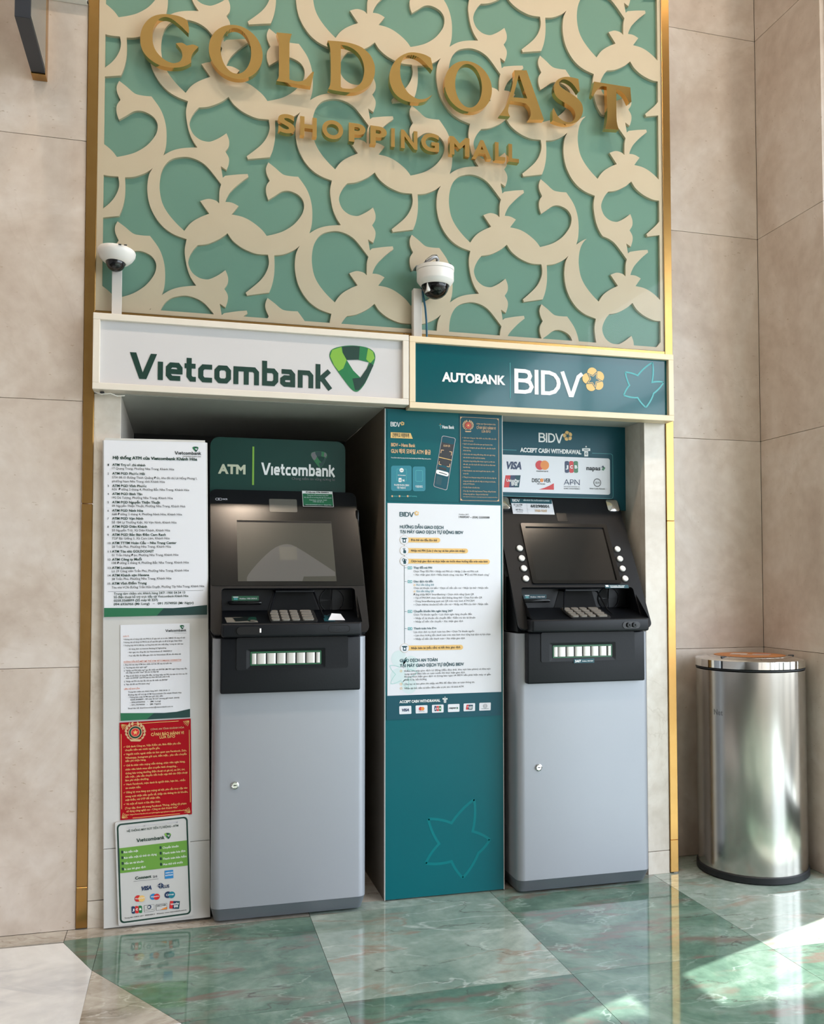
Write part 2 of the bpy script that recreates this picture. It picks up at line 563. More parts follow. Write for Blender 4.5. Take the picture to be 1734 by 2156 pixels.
def text(g, s, x0, x1, y, cap, fm, d, bold=0.0, fine=False, slant=0.0, spacing=1.0, per=None):
    """set one line of type between x0 and x1 (x1 None: natural width) on baseline y"""
    c = bpy.data.curves.new('type', 'FONT')
    c.body, c.size, c.offset, c.resolution_u = s, 1.0, (0.0 if fine else bold), (4 if fine else 2)
    c.space_character = spacing
    if fine:
        c.fill_mode = 'NONE'
    o = bpy.data.objects.new('type', c)
    COL.objects.link(o)
    dg = bpy.context.evaluated_depsgraph_get()
    me = bpy.data.meshes.new_from_object(o.evaluated_get(dg))
    V = np.array([v.co[:2] for v in me.vertices]) if len(me.vertices) else np.zeros((0, 2))
    polys = [tuple(p.vertices) for p in me.polygons]
    edges = [tuple(e.vertices) for e in me.edges]
    bpy.data.objects.remove(o)
    bpy.data.curves.remove(c)
    bpy.data.meshes.remove(me)
    if not len(V):
        return
    sv = cap / 0.7
    if fine:
        loops, lp = [], []
        for a, b in edges:            # contours come as runs of consecutive vertices
            lp.append(a)
            if b < a:
                loops.append([tuple(V[k]) for k in lp])
                lp = []
        loops = fatten(loops, bold)
        V = np.array([p for l in loops for p in l])
    xm, xM = V[:, 0].min(), V[:, 0].max()
    su = sv if x1 is None else (x1 - x0) / (xM - xm)
    tr_ = lambda p: (x0 + (p[0] - xm) * su + p[1] * sv * slant, y + p[1] * sv)
    if fine:
        loops = [[tr_(p) for p in l] for l in loops]
        if per:                       # one object per letter: contours that overlap in x belong together
            loops.sort(key=lambda l: min(p[0] for p in l))
            grp, xe = [], -1e9
            for l in loops:
                xa, xb = min(p[0] for p in l), max(p[0] for p in l)
                if grp and xa < xe - 0.35 * (xb - xa):
                    grp[-1].append(l); xe = max(xe, xb)
                else:
                    grp.append([l]); xe = xb
            for q in grp:
                per().flat(q, fm, d)
        else:
            g.flat(loops, fm, d)
    else:
        g.add([fm(*tr_(p), d) for p in V], polys)
HOLE_B=[(0.0000,0.0000,1),(0.0146,-0.0208,0),(0.0362,-0.0378,0),(0.0611,-0.0498,0),(0.0922,-0.0581,0),(0.1275,-0.0573,1),(0.1308,-0.0786,0),(0.1284,-0.0981,0),(0.1191,-0.1214,0),(0.1052,-0.1419,0),(0.0866,-0.1611,0),(0.0583,-0.1868,1),(0.0620,-0.1958,1),(0.1320,-0.1807,1),(0.1413,-0.1548,0),(0.1474,-0.1221,0),(0.1488,-0.0898,0),(0.1476,-0.0577,1),(0.1738,-0.0529,0),(0.1991,-0.0415,0),(0.2166,-0.0300,0),(0.2293,-0.0184,1),(0.2198,-0.0379,0),(0.2151,-0.0610,0),(0.2137,-0.0903,0),(0.2186,-0.1255,0),(0.2283,-0.1539,0),(0.2444,-0.1817,0),(0.2669,-0.2058,0),(0.2959,-0.2230,0),(0.3335,-0.2341,1),(0.3280,-0.2672,0),(0.3304,-0.2965,0),(0.3370,-0.3288,0),(0.3485,-0.3572,0),(0.3639,-0.3796,1),(0.3437,-0.3824,0),(0.3176,-0.3877,0),(0.2950,-0.3956,0),(0.2772,-0.4056,0),(0.2605,-0.4181,1),(0.2675,-0.3919,0),(0.2699,-0.3589,0),(0.2682,-0.3264,0),(0.2607,-0.2945,0),(0.2477,-0.2665,0),(0.2235,-0.2343,1),(0.2011,-0.2353,0),(0.1788,-0.2337,0),(0.1661,-0.2271,0),(0.1502,-0.2143,0),(0.1271,-0.1983,1),(0.1202,-0.2163,0),(0.1213,-0.2356,0),(0.1315,-0.2581,1),(0.1221,-0.2744,0),(0.1197,-0.2909,0),(0.1223,-0.3068,0),(0.1278,-0.3217,1),(0.1475,-0.3072,0),(0.1696,-0.2901,0),(0.1886,-0.2847,0),(0.2077,-0.2874,0),(0.2270,-0.2966,0),(0.2392,-0.3116,0),(0.2431,-0.3291,0),(0.2384,-0.3525,0),(0.2241,-0.3768,0),(0.2051,-0.3983,0),(0.1766,-0.4191,0),(0.1482,-0.4317,0),(0.1231,-0.4400,1),(0.1105,-0.4242,0),(0.0916,-0.4085,0),(0.0666,-0.3934,0),(0.0418,-0.3848,0),(0.0124,-0.3815,1),(0.0338,-0.3520,1),(0.0199,-0.3455,0),(0.0075,-0.3427,0),(-0.0072,-0.3430,1),(-0.0033,-0.3305,0),(0.0073,-0.3101,0),(0.0256,-0.2888,0),(0.0441,-0.2706,0),(0.0642,-0.2537,1),(0.0619,-0.2443,1),(0.0285,-0.2499,0),(-0.0085,-0.2584,1),(-0.0161,-0.2657,1),(-0.0221,-0.2290,1),(-0.0047,-0.2396,1),(0.0022,-0.2175,0),(0.0020,-0.1985,0),(-0.0088,-0.1798,1),(0.0018,-0.1620,0),(0.0025,-0.1413,0),(-0.0056,-0.1198,1),(-0.0274,-0.1376,0),(-0.0516,-0.1518,0),(-0.0667,-0.1547,0),(-0.0881,-0.1507,0),(-0.1090,-0.1347,0),(-0.1195,-0.1085,0),(-0.1161,-0.0866,0),(-0.1044,-0.0637,0),(-0.0916,-0.0478,1),(-0.0604,-0.0404,0),(-0.0239,-0.0204,0)]
HOLE_A=[(-0.1325,-0.0061,1),(-0.1586,0.0172,0),(-0.1846,0.0477,0),(-0.2008,0.0789,0),(-0.2080,0.1173,0),(-0.2075,0.1500,0),(-0.2012,0.1800,0),(-0.1884,0.2041,0),(-0.1690,0.2208,0),(-0.1365,0.2307,0),(-0.1103,0.2300,0),(-0.0840,0.2211,0),(-0.0608,0.2036,0),(-0.0210,0.1561,1),(-0.0259,0.1341,0),(-0.0265,0.0933,1),(-0.0375,0.1016,0),(-0.0606,0.1045,0),(-0.0853,0.0947,1),(-0.0572,0.0569,1),(-0.0803,0.0451,0),(-0.1032,0.0300,0),(-0.1195,0.0139,0)]
LG=[(0.2951,2.7906,1),(0.2851,2.7967,0),(0.2687,2.8017,0),(0.2469,2.8029,0),(0.2253,2.8012,0),(0.2038,2.7948,0),(0.1860,2.7841,0),(0.1719,2.7684,0),(0.1614,2.7495,0),(0.1554,2.7275,0),(0.1544,2.7083,0),(0.1567,2.6896,0),(0.1640,2.6717,0),(0.1748,2.6581,0),(0.1892,2.6470,0),(0.2089,2.6376,0),(0.2305,2.6341,0),(0.2557,2.6351,0),(0.2774,2.6403,0),(0.2955,2.6497,0),(0.3073,2.6592,1),(0.3071,2.6747,0),(0.3107,2.6868,0),(0.3170,2.6974,0),(0.3287,2.7124,1),(0.3241,2.7150,0),(0.3168,2.7171,0),(0.3104,2.7177,1),(0.2931,2.7115,1),(0.2858,2.7157,0),(0.2767,2.7181,0),(0.2604,2.7136,1),(0.2696,2.7035,0),(0.2769,2.6931,0),(0.2803,2.6782,0),(0.2781,2.6663,0),(0.2718,2.6567,0),(0.2592,2.6504,0),(0.2484,2.6493,0),(0.2339,2.6529,0),(0.2195,2.6612,0),(0.2086,2.6710,0),(0.1995,2.6830,0),(0.1931,2.6992,0),(0.1906,2.7179,0),(0.1909,2.7371,0),(0.1943,2.7549,0),(0.2004,2.7693,0),(0.2093,2.7822,0),(0.2218,2.7905,0),(0.2344,2.7925,0),(0.2489,2.7888,0),(0.2634,2.7796,0),(0.2762,2.7701,0),(0.2872,2.7603,0),(0.2982,2.7509,1),(0.3000,2.7605,0),(0.2980,2.7756,0)]
LL=[(0.5714,2.7984,1),(0.6196,2.8016,1),(0.6149,2.7852,0),(0.6125,2.7669,0),(0.6125,2.7035,0),(0.6131,2.6500,1),(0.6393,2.6474,0),(0.6615,2.6555,0),(0.6742,2.6705,0),(0.6869,2.6871,1),(0.6917,2.6861,1),(0.6823,2.6374,1),(0.5716,2.6391,1),(0.5778,2.6513,0),(0.5793,2.6726,0),(0.5788,2.7632,0),(0.5762,2.7823,0)]
LD=[(0.7364,2.7980,1),(0.7802,2.8017,0),(0.8162,2.8007,0),(0.8491,2.7926,0),(0.8755,2.7735,0),(0.8905,2.7458,0),(0.8932,2.7229,0),(0.8905,2.6992,0),(0.8790,2.6742,0),(0.8592,2.6548,0),(0.8362,2.6415,0),(0.8133,2.6359,0),(0.7807,2.6342,0),(0.7385,2.6364,1),(0.7443,2.6513,0),(0.7465,2.6713,0),(0.7464,2.7140,0),(0.7453,2.7566,0),(0.7429,2.7793,0)]
LDi=[(0.7793,2.7900,1),(0.7998,2.7899,0),(0.8228,2.7819,0),(0.8425,2.7651,0),(0.8541,2.7403,0),(0.8574,2.7175,0),(0.8542,2.6938,0),(0.8460,2.6727,0),(0.8263,2.6533,0),(0.8100,2.6477,0),(0.7855,2.6458,1),(0.7796,2.6499,1)]
LC=[(1.0840,2.7939,1),(1.0607,2.8021,0),(1.0265,2.8036,0),(0.9994,2.7960,0),(0.9724,2.7767,0),(0.9539,2.7521,0),(0.9439,2.7238,0),(0.9422,2.7001,0),(0.9472,2.6775,0),(0.9590,2.6558,0),(0.9791,2.6403,0),(1.0061,2.6323,0),(1.0401,2.6337,0),(1.0674,2.6426,0),(1.0896,2.6677,1),(1.0674,2.6517,0),(1.0435,2.6460,0),(1.0265,2.6503,0),(1.0061,2.6625,0),(0.9926,2.6807,0),(0.9825,2.7027,0),(0.9785,2.7290,0),(0.9808,2.7562,0),(0.9892,2.7776,0),(1.0028,2.7891,0),(1.0231,2.7936,0),(1.0470,2.7865,0),(1.0675,2.7710,0),(1.0887,2.7505,1),(1.0915,2.7628,0)]
LA=[(1.3825,2.7958,1),(1.4277,2.8026,1),(1.4497,2.7453,0),(1.4915,2.6359,1),(1.4347,2.6291,1),(1.4424,2.6484,0),(1.4381,2.6712,0),(1.4248,2.6842,1),(1.4005,2.6863,0),(1.3674,2.6855,1),(1.3616,2.6648,0),(1.3597,2.6455,0),(1.3662,2.6308,1),(1.3277,2.6293,1),(1.3431,2.6517,0),(1.3563,2.6768,0),(1.3697,2.7210,0),(1.3841,2.7761,1)]
LAi=[(1.3996,2.7826,1),(1.4294,2.7032,1),(1.3776,2.7001,1)]
LS=[(1.6222,2.8005,1),(1.5992,2.8024,0),(1.5718,2.8005,0),(1.5444,2.7869,0),(1.5316,2.7657,0),(1.5305,2.7398,0),(1.5440,2.7202,0),(1.5711,2.7068,0),(1.5984,2.6934,0),(1.6097,2.6734,0),(1.6050,2.6533,0),(1.5889,2.6404,0),(1.5661,2.6416,0),(1.5435,2.6558,0),(1.5279,2.6836,1),(1.5233,2.6723,0),(1.5231,2.6380,1),(1.5524,2.6321,0),(1.5842,2.6333,0),(1.6117,2.6435,0),(1.6303,2.6632,0),(1.6388,2.6903,0),(1.6330,2.7155,0),(1.6125,2.7342,0),(1.5851,2.7476,0),(1.5579,2.7609,0),(1.5489,2.7725,0),(1.5558,2.7856,0),(1.5718,2.7910,0),(1.5945,2.7835,0),(1.6104,2.7685,0),(1.6218,2.7529,1),(1.6273,2.7580,1)]
LT=[(1.6822,2.7998,1),(1.8230,2.7993,1),(1.8272,2.7471,1),(1.8177,2.7414,1),(1.8037,2.7658,0),(1.7850,2.7806,0),(1.7685,2.7848,1),(1.7679,2.7257,0),(1.7688,2.6689,0),(1.7765,2.6385,1),(1.7226,2.6344,1),(1.7299,2.6637,0),(1.7326,2.7076,0),(1.7311,2.7511,0),(1.7306,2.7881,1),(1.7100,2.7864,0),(1.6912,2.7693,0),(1.6771,2.7434,1),(1.6716,2.7513,1)]

# ================================================================== THE SETTING
# ---- floor: marble tiles laid on a screed
floor = struct('floor')
obj('screed', G().box(-4.6, 9.0, -8.0, 6.0, -0.12, -0.006), 'grout', floor)
PITCH, TX0, TY0 = 0.6085, 0.6848, -0.076
def tile(pts, m):
    # shrink a hair towards the centre so a joint shows
    c = np.mean(np.array(pts), 0)
    q = []
    for p in pts:
        d = np.array(p) - c
        q.append(tuple(c + d * (1 - 0.0009 / max(0.05, np.linalg.norm(d)))))
    g = G()
    n = len(q)
    o = Vector((c[0], c[1], 0))
    g.add([(p[0] - c[0], p[1] - c[1], 0) for p in q] + [(p[0] - c[0], p[1] - c[1], -0.012) for p in q],
          [tuple(range(n)), tuple(range(2 * n - 1, n - 1, -1))] + [(i, (i + 1) % n, n + (i + 1) % n, n + i) for i in range(n)])
    t_ = obj('floor_tile', g, m, floor)
    t_.location = o
    return t_
def quad(x0, x1, y0, y1, m):
    return tile([(x0, y0), (x1, y0), (x1, y1), (x0, y1)], m)
gx = [TX0 + PITCH * k for k in range(-1, 6)]
DIAG_A, DIAG_B, DIAG_C = (-0.0234, -0.0975), (0.0736, -0.3205), (0.3005, -0.6845)
# border strip against the portal and in the recess right of it
quad(-1.2, -0.0234, -0.088, 0.0, 'grey_beige_marble')
quad(-0.0234, TX0, TY0 - 0.004, 0.0, 'grey_beige_marble')
quad(TX0, TX0 + PITCH, TY0, 0.0, 'pale_green_marble')
quad(TX0 + PITCH, TX0 + 2 * PITCH, TY0, 0.0, 'pale_green_marble')
quad(TX0 + 2 * PITCH, 2.481, TY0, 0.167, 'pale_green_marble')
for k_, (a_, b_) in enumerate(((0.03, 0.935), (0.935, 1.342), (1.342, 1.969))):
    quad(a_, b_, 0.0, 0.75, 'grey_beige_marble')
# first row
tile([DIAG_A, DIAG_B, (0.0765, TY0 - 0.005), (-0.0234, TY0 - 0.005)], 'green_marble')
tile([(0.0765, TY0 - 0.005), DIAG_B, DIAG_C, (TX0, TY0 - PITCH), (TX0, TY0)], 'green_marble')
row = ['pale_green_marble', 'green_marble', 'pale_green_marble', 'pale_green_marble']
for k, m in enumerate(row):
    quad(TX0 + PITCH * k, TX0 + PITCH * (k + 1), TY0 - PITCH, TY0, m)
# white marble field and the wedge beside it
tile([(-0.78, -0.088), (-0.0234, -0.0975), DIAG_B, (0.0716, -1.3), (-0.78, -1.3)], 'white_marble')
tile([DIAG_B, DIAG_C, (0.0716, -0.70)], 'grey_beige_marble')
tile([(-1.4, -0.088), (-0.78, -0.088), (-0.78, -1.3), (-1.4, -1.3)], 'white_marble')
tile([(0.0716, -0.70), DIAG_C, (0.56, -1.3), (0.0716, -1.3)], 'white_marble')
tile([DIAG_C, (TX0, TY0 - PITCH), (TX0, -1.3), (0.56, -1.3)], 'green_marble')
for k, m in enumerate(['green_marble', 'green_marble', 'green_marble', 'green_marble', 'pale_green_marble']):
    quad(TX0 + PITCH * k, TX0 + PITCH * (k + 1), TY0 - 2 * PITCH, TY0 - PITCH, m)
for j in range(2, 6):
    for k in range(-2, 5):
        quad(TX0 + PITCH * k, TX0 + PITCH * (k + 1), TY0 - PITCH * (j + 1), TY0 - PITCH * j - (0.01 if j == 2 and k < 0 else 0), 'green_marble' if (j + k) % 2 else 'pale_green_marble')

# ---- back wall: stone slabs in courses (left of the portal flush with it, right of it set back)
SEAM = [0.0, 0.777, 1.582, 2.387, 3.190, 3.995, 4.6]
def slabs(parent, x0, x1, y, skip=(), t=0.02, m='beige_stone', axis='x'):
    for k in range(len(SEAM) - 1):
        z0, z1 = SEAM[k] + 0.0007, SEAM[k + 1] - 0.0007
        g = G()
        if axis == 'x':
            g.box(x0 + 0.0002, x1 - 0.0002, y, y + t, z0, z1, 0.0008, 1)
        else:
            g.box(y, y + t, x0 + 0.0002, x1 - 0.0002, z0, z1, 0.0008, 1)
        obj('stone_slab', g, m, parent)
wl = struct('wall_back_left')
obj('masonry', G().box(-4.6, -0.001, 0.021, 0.22, 0, 4.6), 'grout', wl)
slabs(wl, -1.1, -0.0012, 0.0)
slabs(wl, -2.4, -1.1, 0.0)
slabs(wl, -4.6, -2.4, 0.0)
wr = struct('wall_back_right')
obj('masonry', G().box(2.0, 3.0, 0.188, 0.40, 0, 4.6), 'grout', wr)
slabs(wr, 2.0005, 2.4805, 0.167)
pil = struct('wall_pilaster_right')
obj('masonry', G().box(2.502, 2.94, -0.20, 0.187, 0, 4.6), 'grout', pil)
slabs(pil, -0.2205, 0.1668, 2.481, axis='y')
slabs(pil, 2.5025, 2.96, -0.2215)
obj('metal_channel', G().box(2.5015, 2.5045, -0.228, -0.2216, 0, 4.6), 'frame_grey', pil)
obj('end_panel', G().box(2.512, 2.90, -0.235, -0.2216, 2.45, 2.66), 'frame_grey', pil)

# ---- portal core (everything the gold frame surrounds) with the two machine bays
core = struct('wall_portal')
def cb(name, *a, m='niche_side', bev=0):
    return obj(name, G().box(*a, bev), m, core)
cb('upper_core', 0.001, 1.999, 0.022, 0.40, 1.609, 4.6, m='grout')
cb('flank', 1.985, 1.9995, 0.0, 0.30, 0.0, 4.6, m='beige_stone')
cb('jamb_slab', 0.0312, 0.109, 0.0, 0.03, 0.081, 1.608, m='pale_stone', bev=0.001)
cb('jamb_slab', 0.0312, 0.109, 0.0, 0.03, 0.0, 0.079, m='pale_stone', bev=0.001)
cb('jamb_slab', 1.885, 1.9688, 0.0, 0.03, 0.081, 1.608, m='pale_stone', bev=0.001)
cb('jamb_slab', 1.885, 1.9688, 0.0, 0.03, 0.0, 0.079, m='pale_stone', bev=0.001)
cb('reveal_slab', 0.04, 0.109, 0.0305, 0.76, 0.0, 1.608, m='pale_stone')
cb('reveal_slab', 1.885, 1.96, 0.0305, 0.76, 0.0, 1.608, m='pale_stone')
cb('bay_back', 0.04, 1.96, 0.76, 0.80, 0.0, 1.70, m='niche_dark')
cb('bay_soffit', 0.04, 0.9348, 0.0, 0.76, 1.6085, 1.64, m='niche_soffit')
cb('bay_soffit', 1.3422, 1.96, 0.0, 0.76, 1.6085, 1.64, m='niche_soffit')
pier = struct('wall_pier')
obj('pier_core', G().box(0.935, 1.342, 0.0, 0.76, 0.0, 1.608), 'niche_side', pier)

# ---- gold trims round the portal
def trim(name, pieces):
    r = struct(name)
    for a in pieces:
        obj('strip_segment', G().box(*a, 0.0012, 1), 'brushed_gold', r)
trim('trim_1', [(0.0, 0.0309, -0.006, 0.02, 0.004, 0.1245), (0.0, 0.0309, -0.006, 0.02, 0.1255, 1.2695), (0.0, 0.0309, -0.006, 0.02, 1.2705, 4.59)])
trim('trim_2', [(1.9691, 2.0, -0.006, 0.02, 0.004, 0.1165), (1.9691, 2.0, -0.006, 0.02, 0.1175, 1.2495), (1.9691, 2.0, -0.006, 0.02, 1.2505, 4.59)])
trim('trim_3', [(0.0312, 1.0, -0.006, 0.02, 1.842, 1.8635), (1.0005, 1.9688, -0.006, 0.02, 1.842, 1.8635)])

# ---- the rest of the hall: ceiling, far walls, the glazed side the daylight comes through
sobj('ceiling', G().box(-4.6, 3.6, -7.4, 0.4, 4.6, 4.75), 'ceiling_white')
sobj('wall_left', G().box(-4.75, -4.6, -7.4, 0.4, 0, 4.6), 'room_wall')
sobj('wall_rear', G().box(-4.75, 3.6, -7.55, -7.4, 0, 4.6), 'room_wall')
sobj('wall_right', G().box(3.45, 3.6, -7.4, 0.4, 3.2, 4.6), 'room_wall')
sobj('ground_outside', G().box(3.6, 30, -20, 20, -0.13, -0.02), 'pavement')
# recessed downlights in the hall ceiling, one row along the portal
mat('lamp_diffuser', (255, 240, 220), 0.5, emit=((255, 232, 208), 76.0))
for x_, cn in ((-2.6, 'first from the left wall'), (-1.5, 'second from the left wall'), (-0.4, 'left of the portal'), (0.7, 'over the left bay'), (1.8, 'over the right bay'), (2.9, 'nearest the windows')):
    t = thing('ceiling_light', 'round recessed ceiling downlight, ' + cn, 'ceiling light', (x_, -1.55, 4.6))
    obj('trim_ring', G().lathe([(0.135, -0.0005), (0.135, -0.010), (0.112, -0.014), (0.110, -0.004)], 0, 0, 36, cap=False), 'sign_frame_white', t)
    obj('diffuser', G().lathe([(0.110, -0.0008), (0.110, -0.006), (0.001, -0.008)], 0, 0, 36), 'lamp_diffuser', t)
win = struct('window_1')
for y in (-7.3, -5.7, -4.1, -2.5, -1.0):
    obj('mullion', G().box(3.47, 3.55, y - 0.03, y + 0.03, 0.0, 3.2), 'frame_grey', win)
obj('transom', G().box(3.48, 3.54, -7.3, -1.0, 2.3, 2.36), 'frame_grey', win)
# glazed door leaf standing open behind the pilaster; its middle rail breaks the sun patch
door = struct('door_1')
_t = math.tan(_el) / 0.9315
z_of = lambda dx: dx * _t
XD = 3.05
obj('middle_rail', G().box(XD - 0.02, XD + 0.02, -1.15, 0.15, z_of(XD - 1.5539) , z_of(XD - 1.4026)), 'frame_grey', door)
obj('bottom_rail', G().box(XD - 0.02, XD + 0.02, -1.15, 0.15, 0.005, 0.10), 'frame_grey', door)
obj('top_rail', G().box(XD - 0.02, XD + 0.02, -1.15, 0.15, 2.55, 2.65), 'frame_grey', door)
obj('stile', G().box(XD - 0.02, XD + 0.02, -1.20, -1.15, 0.005, 2.65), 'frame_grey', door)
obj('stile', G().box(XD - 0.02, XD + 0.02, 0.15, 0.20, 0.005, 2.65), 'frame_grey', door)
# unseen leaning palm, added outside to close the sun patch towards the camera
_p = lambda x, y, X: Vector((X, y + 0.3904 * (X - x), (X - x) * _t))
a_, b_ = _p(1.72, -0.945, 6.2), _p(1.34, -0.935, 6.2)
_d = (b_ - a_).normalized()
_n = Vector((0, _d.z, -_d.y))
if _n.y > 0: _n = -_n
RT = 0.30
base = a_ + _n * RT - _d * (a_.z / _d.z)
top = a_ + _n * RT + _d * 4.0
tr = thing('sun_block_palm', 'leaning palm added out of view beyond the right pilaster to cut off the sun patch', 'tree', base[:])
obj('trunk', G().tube([(0, 0, 0), tuple((top - base) * 0.5), tuple(top - base)], [RT * 1.02, RT, RT * 0.98], 20), 'bark', tr, smooth=50)
for k in range(9):
    a = 2 * math.pi * k / 9
    g = G()
    P = [Vector(top - base) + Vector((math.cos(a) * t * 1.8, math.sin(a) * t * 1.8, 0.9 * t - 1.5 * t * t)) for t in (0, .3, .6, .9, 1.2)]
    for i in range(4):
        sd = Vector((-math.sin(a), math.cos(a), 0)) * (0.16 * (1 - abs(i - 1) / 4))
        sd2 = Vector((-math.sin(a), math.cos(a), 0)) * (0.16 * (1 - abs(i) / 4))
        g.add([P[i] - sd, P[i] + sd, P[i + 1] + sd2, P[i + 1] - sd2], [(0, 1, 2, 3)])
    obj('frond', g, 'vcb_leaf', tr, solid=False)

# ================================================================== DECORATED PANEL WITH GOLD LETTERS
fm0 = wallmap(0.0)
panel = thing('decorative_panel', 'cream cut-out scroll lattice over sea-green board behind glass, framed in gold', 'wall panel', (1.0, 0, 1.865))
def world_child(o, parent):           # geometry given in world coordinates under a placed parent
    o.matrix_parent_inverse = Matrix.Translation(parent.location).inverted() if not any(parent.rotation_euler) else parent.matrix_basis.inverted()
    return o
PZ0, PZ1 = 1.8637, 3.40
world_child(obj('backing_board', G().box(0.0312, 1.9688, 0.012, 0.0215, PZ0, PZ1), 'teal_board', panel), panel)
COLS = [(-0.0352, 1.902), (0.4238, 2.1434), (0.9010, 1.9541), (1.3670, 2.1985), (1.8445, 2.0330)]
PV = 0.4435
IN = (0.0496, 1.9551, 1.8790, 3.38)
def clip(poly, r):
    def cut(p, f, inter):
        out = []
        for i in range(len(p)):
            a, b = p[i - 1], p[i]
            if f(b):
                if not f(a): out.append(inter(a, b))
                out.append(b)
            elif f(a):
                out.append(inter(a, b))
        return out
    ix = lambda x: (lambda a, b: (x, a[1] + (b[1] - a[1]) * (x - a[0]) / (b[0] - a[0])))
    iy = lambda y: (lambda a, b: (a[0] + (b[0] - a[0]) * (y - a[1]) / (b[1] - a[1]), y))
    for f, it in ((lambda p: p[0] >= r[0], ix(r[0])), (lambda p: p[0] <= r[1], ix(r[1])), (lambda p: p[1] >= r[2], iy(r[2])), (lambda p: p[1] <= r[3], iy(r[3]))):
        if not poly: return poly
        poly = cut(poly, f, it)
    return poly
HB, HA = catmull(HOLE_B, 4), catmull(HOLE_A, 4)
holes = []
for cx, cz in COLS:
    for j in range(-1, 4):
        for H in (HB, HA):
            q = clip([(cx + p[0], cz + PV * j + p[1]) for p in H], IN)
            if len(q) > 2:
                holes.append(q)
g = G().prism([(0.0313, PZ0 + .0003), (1.9687, PZ0 + .0003), (1.9687, PZ1), (0.0313, PZ1)], holes, fm0, -0.0118, 0.0)
world_child(obj('lattice', g, 'cream_board', panel), panel)
world_child(obj('glass_sheet', G().box(0.0315, 1.9685, -0.0050, -0.0020, PZ0 + .0005, PZ1), 'clear_glass', panel), panel)

def ell(cx, cz, rx, rz, n=44, sl=0.0):
    return [(cx + rx * math.cos(2 * math.pi * k / n) + sl * math.sin(2 * math.pi * k / n), cz + rz * math.sin(2 * math.pi * k / n)) for k in range(n)]
big = thing('mall_name_sign', 'large polished gold serif letters spelling GOLDCOAST standing off the panel', 'sign letters', (1.0, -0.005, 2.72))
LT0, LT1 = 0.018, 0.040
def letter(parent, outer, holes=()):
    g = G().prism(outer, holes, fm0, LT0, LT1)
    o = world_child(obj('letter', g, 'polished_gold', parent), parent)
    c = np.mean(np.array(outer), 0)
    world_child(obj('standoff_pin', G().lathe([(0.004, 0.0055), (0.004, LT0 + 0.002)], outer[0][0] * .5 + outer[1][0] * .5 , 0.0, 8, 'Y', cz=outer[0][1] * .5 + outer[1][1] * .5 - 0.004), 'polished_gold', parent), parent) if False else None
    return o
letter(big, catmull(LG, 3))
letter(big, ell(0.4438, 2.7145, 0.0838, 0.0870), [ell(0.4439, 2.718, 0.0475, 0.0740)])
letter(big, catmull(LL, 3))
letter(big, catmull(LD, 3), [catmull(LDi, 3)])
letter(big, catmull(LC, 3))
letter(big, ell(1.2167, 2.7145, 0.0843, 0.0880), [ell(1.2173, 2.717, 0.0477, 0.0755)])
letter(big, catmull(LA, 3), [catmull(LAi, 3)])
letter(big, catmull(LS, 3))
letter(big, catmull(LT, 3))
small = thing('mall_subtitle_sign', 'small gold sans letters spelling SHOPPING MALL standing off the panel', 'sign letters', (0.98, -0.005, 2.50))
def sans_letter(ch, x0, x1, z0, cap):
    c = bpy.data.curves.new('type', 'FONT')
    c.body, c.size, c.offset, c.fill_mode, c.resolution_u = ch, 1.0, 0.0, 'NONE', 5
    o = bpy.data.objects.new('type', c); COL.objects.link(o)
    me = bpy.data.meshes.new_from_object(o.evaluated_get(bpy.context.evaluated_depsgraph_get()))
    V = np.array([v.co[:2] for v in me.vertices]); ed = [tuple(e.vertices) for e in me.edges]
    bpy.data.objects.remove(o); bpy.data.curves.remove(c); bpy.data.meshes.remove(me)
    loops, lp = [], []
    for a, b in ed:
        lp.append(a)
        if b < a: loops.append([tuple(V[k]) for k in lp]); lp = []
    loops = fatten(loops, 0.034)
    V = np.array([p for l in loops for p in l])
    mn, mx_ = V.min(0), V.max(0)
    loops = [[(x0 + (p[0] - mn[0]) / (mx_[0] - mn[0]) * (x1 - x0), z0 + (p[1] - mn[1]) / (mx_[1] - mn[1]) * cap) for p in l] for l in loops]
    loops.sort(key=lambda l: -abs(sum(l[i - 1][0] * l[i][1] - l[i][0] * l[i - 1][1] for i in range(len(l)))))
    letter(small, loops[0], loops[1:])
for ch, x0, x1 in (('S', .5775, .6320), ('H', .6480, .7015), ('O', .7190, .7880), ('P', .8065, .8620), ('P', .8780, .9335), ('I', .9480, .9605),
                   ('N', .9815, 1.0380), ('G', 1.0510, 1.1130), ('M', 1.1500, 1.2200), ('A', 1.2310, 1.2985), ('L', 1.3110, 1.3490), ('L', 1.3600, 1.3980)):
    sans_letter(ch, x0, x1, 2.4725, 0.0625)

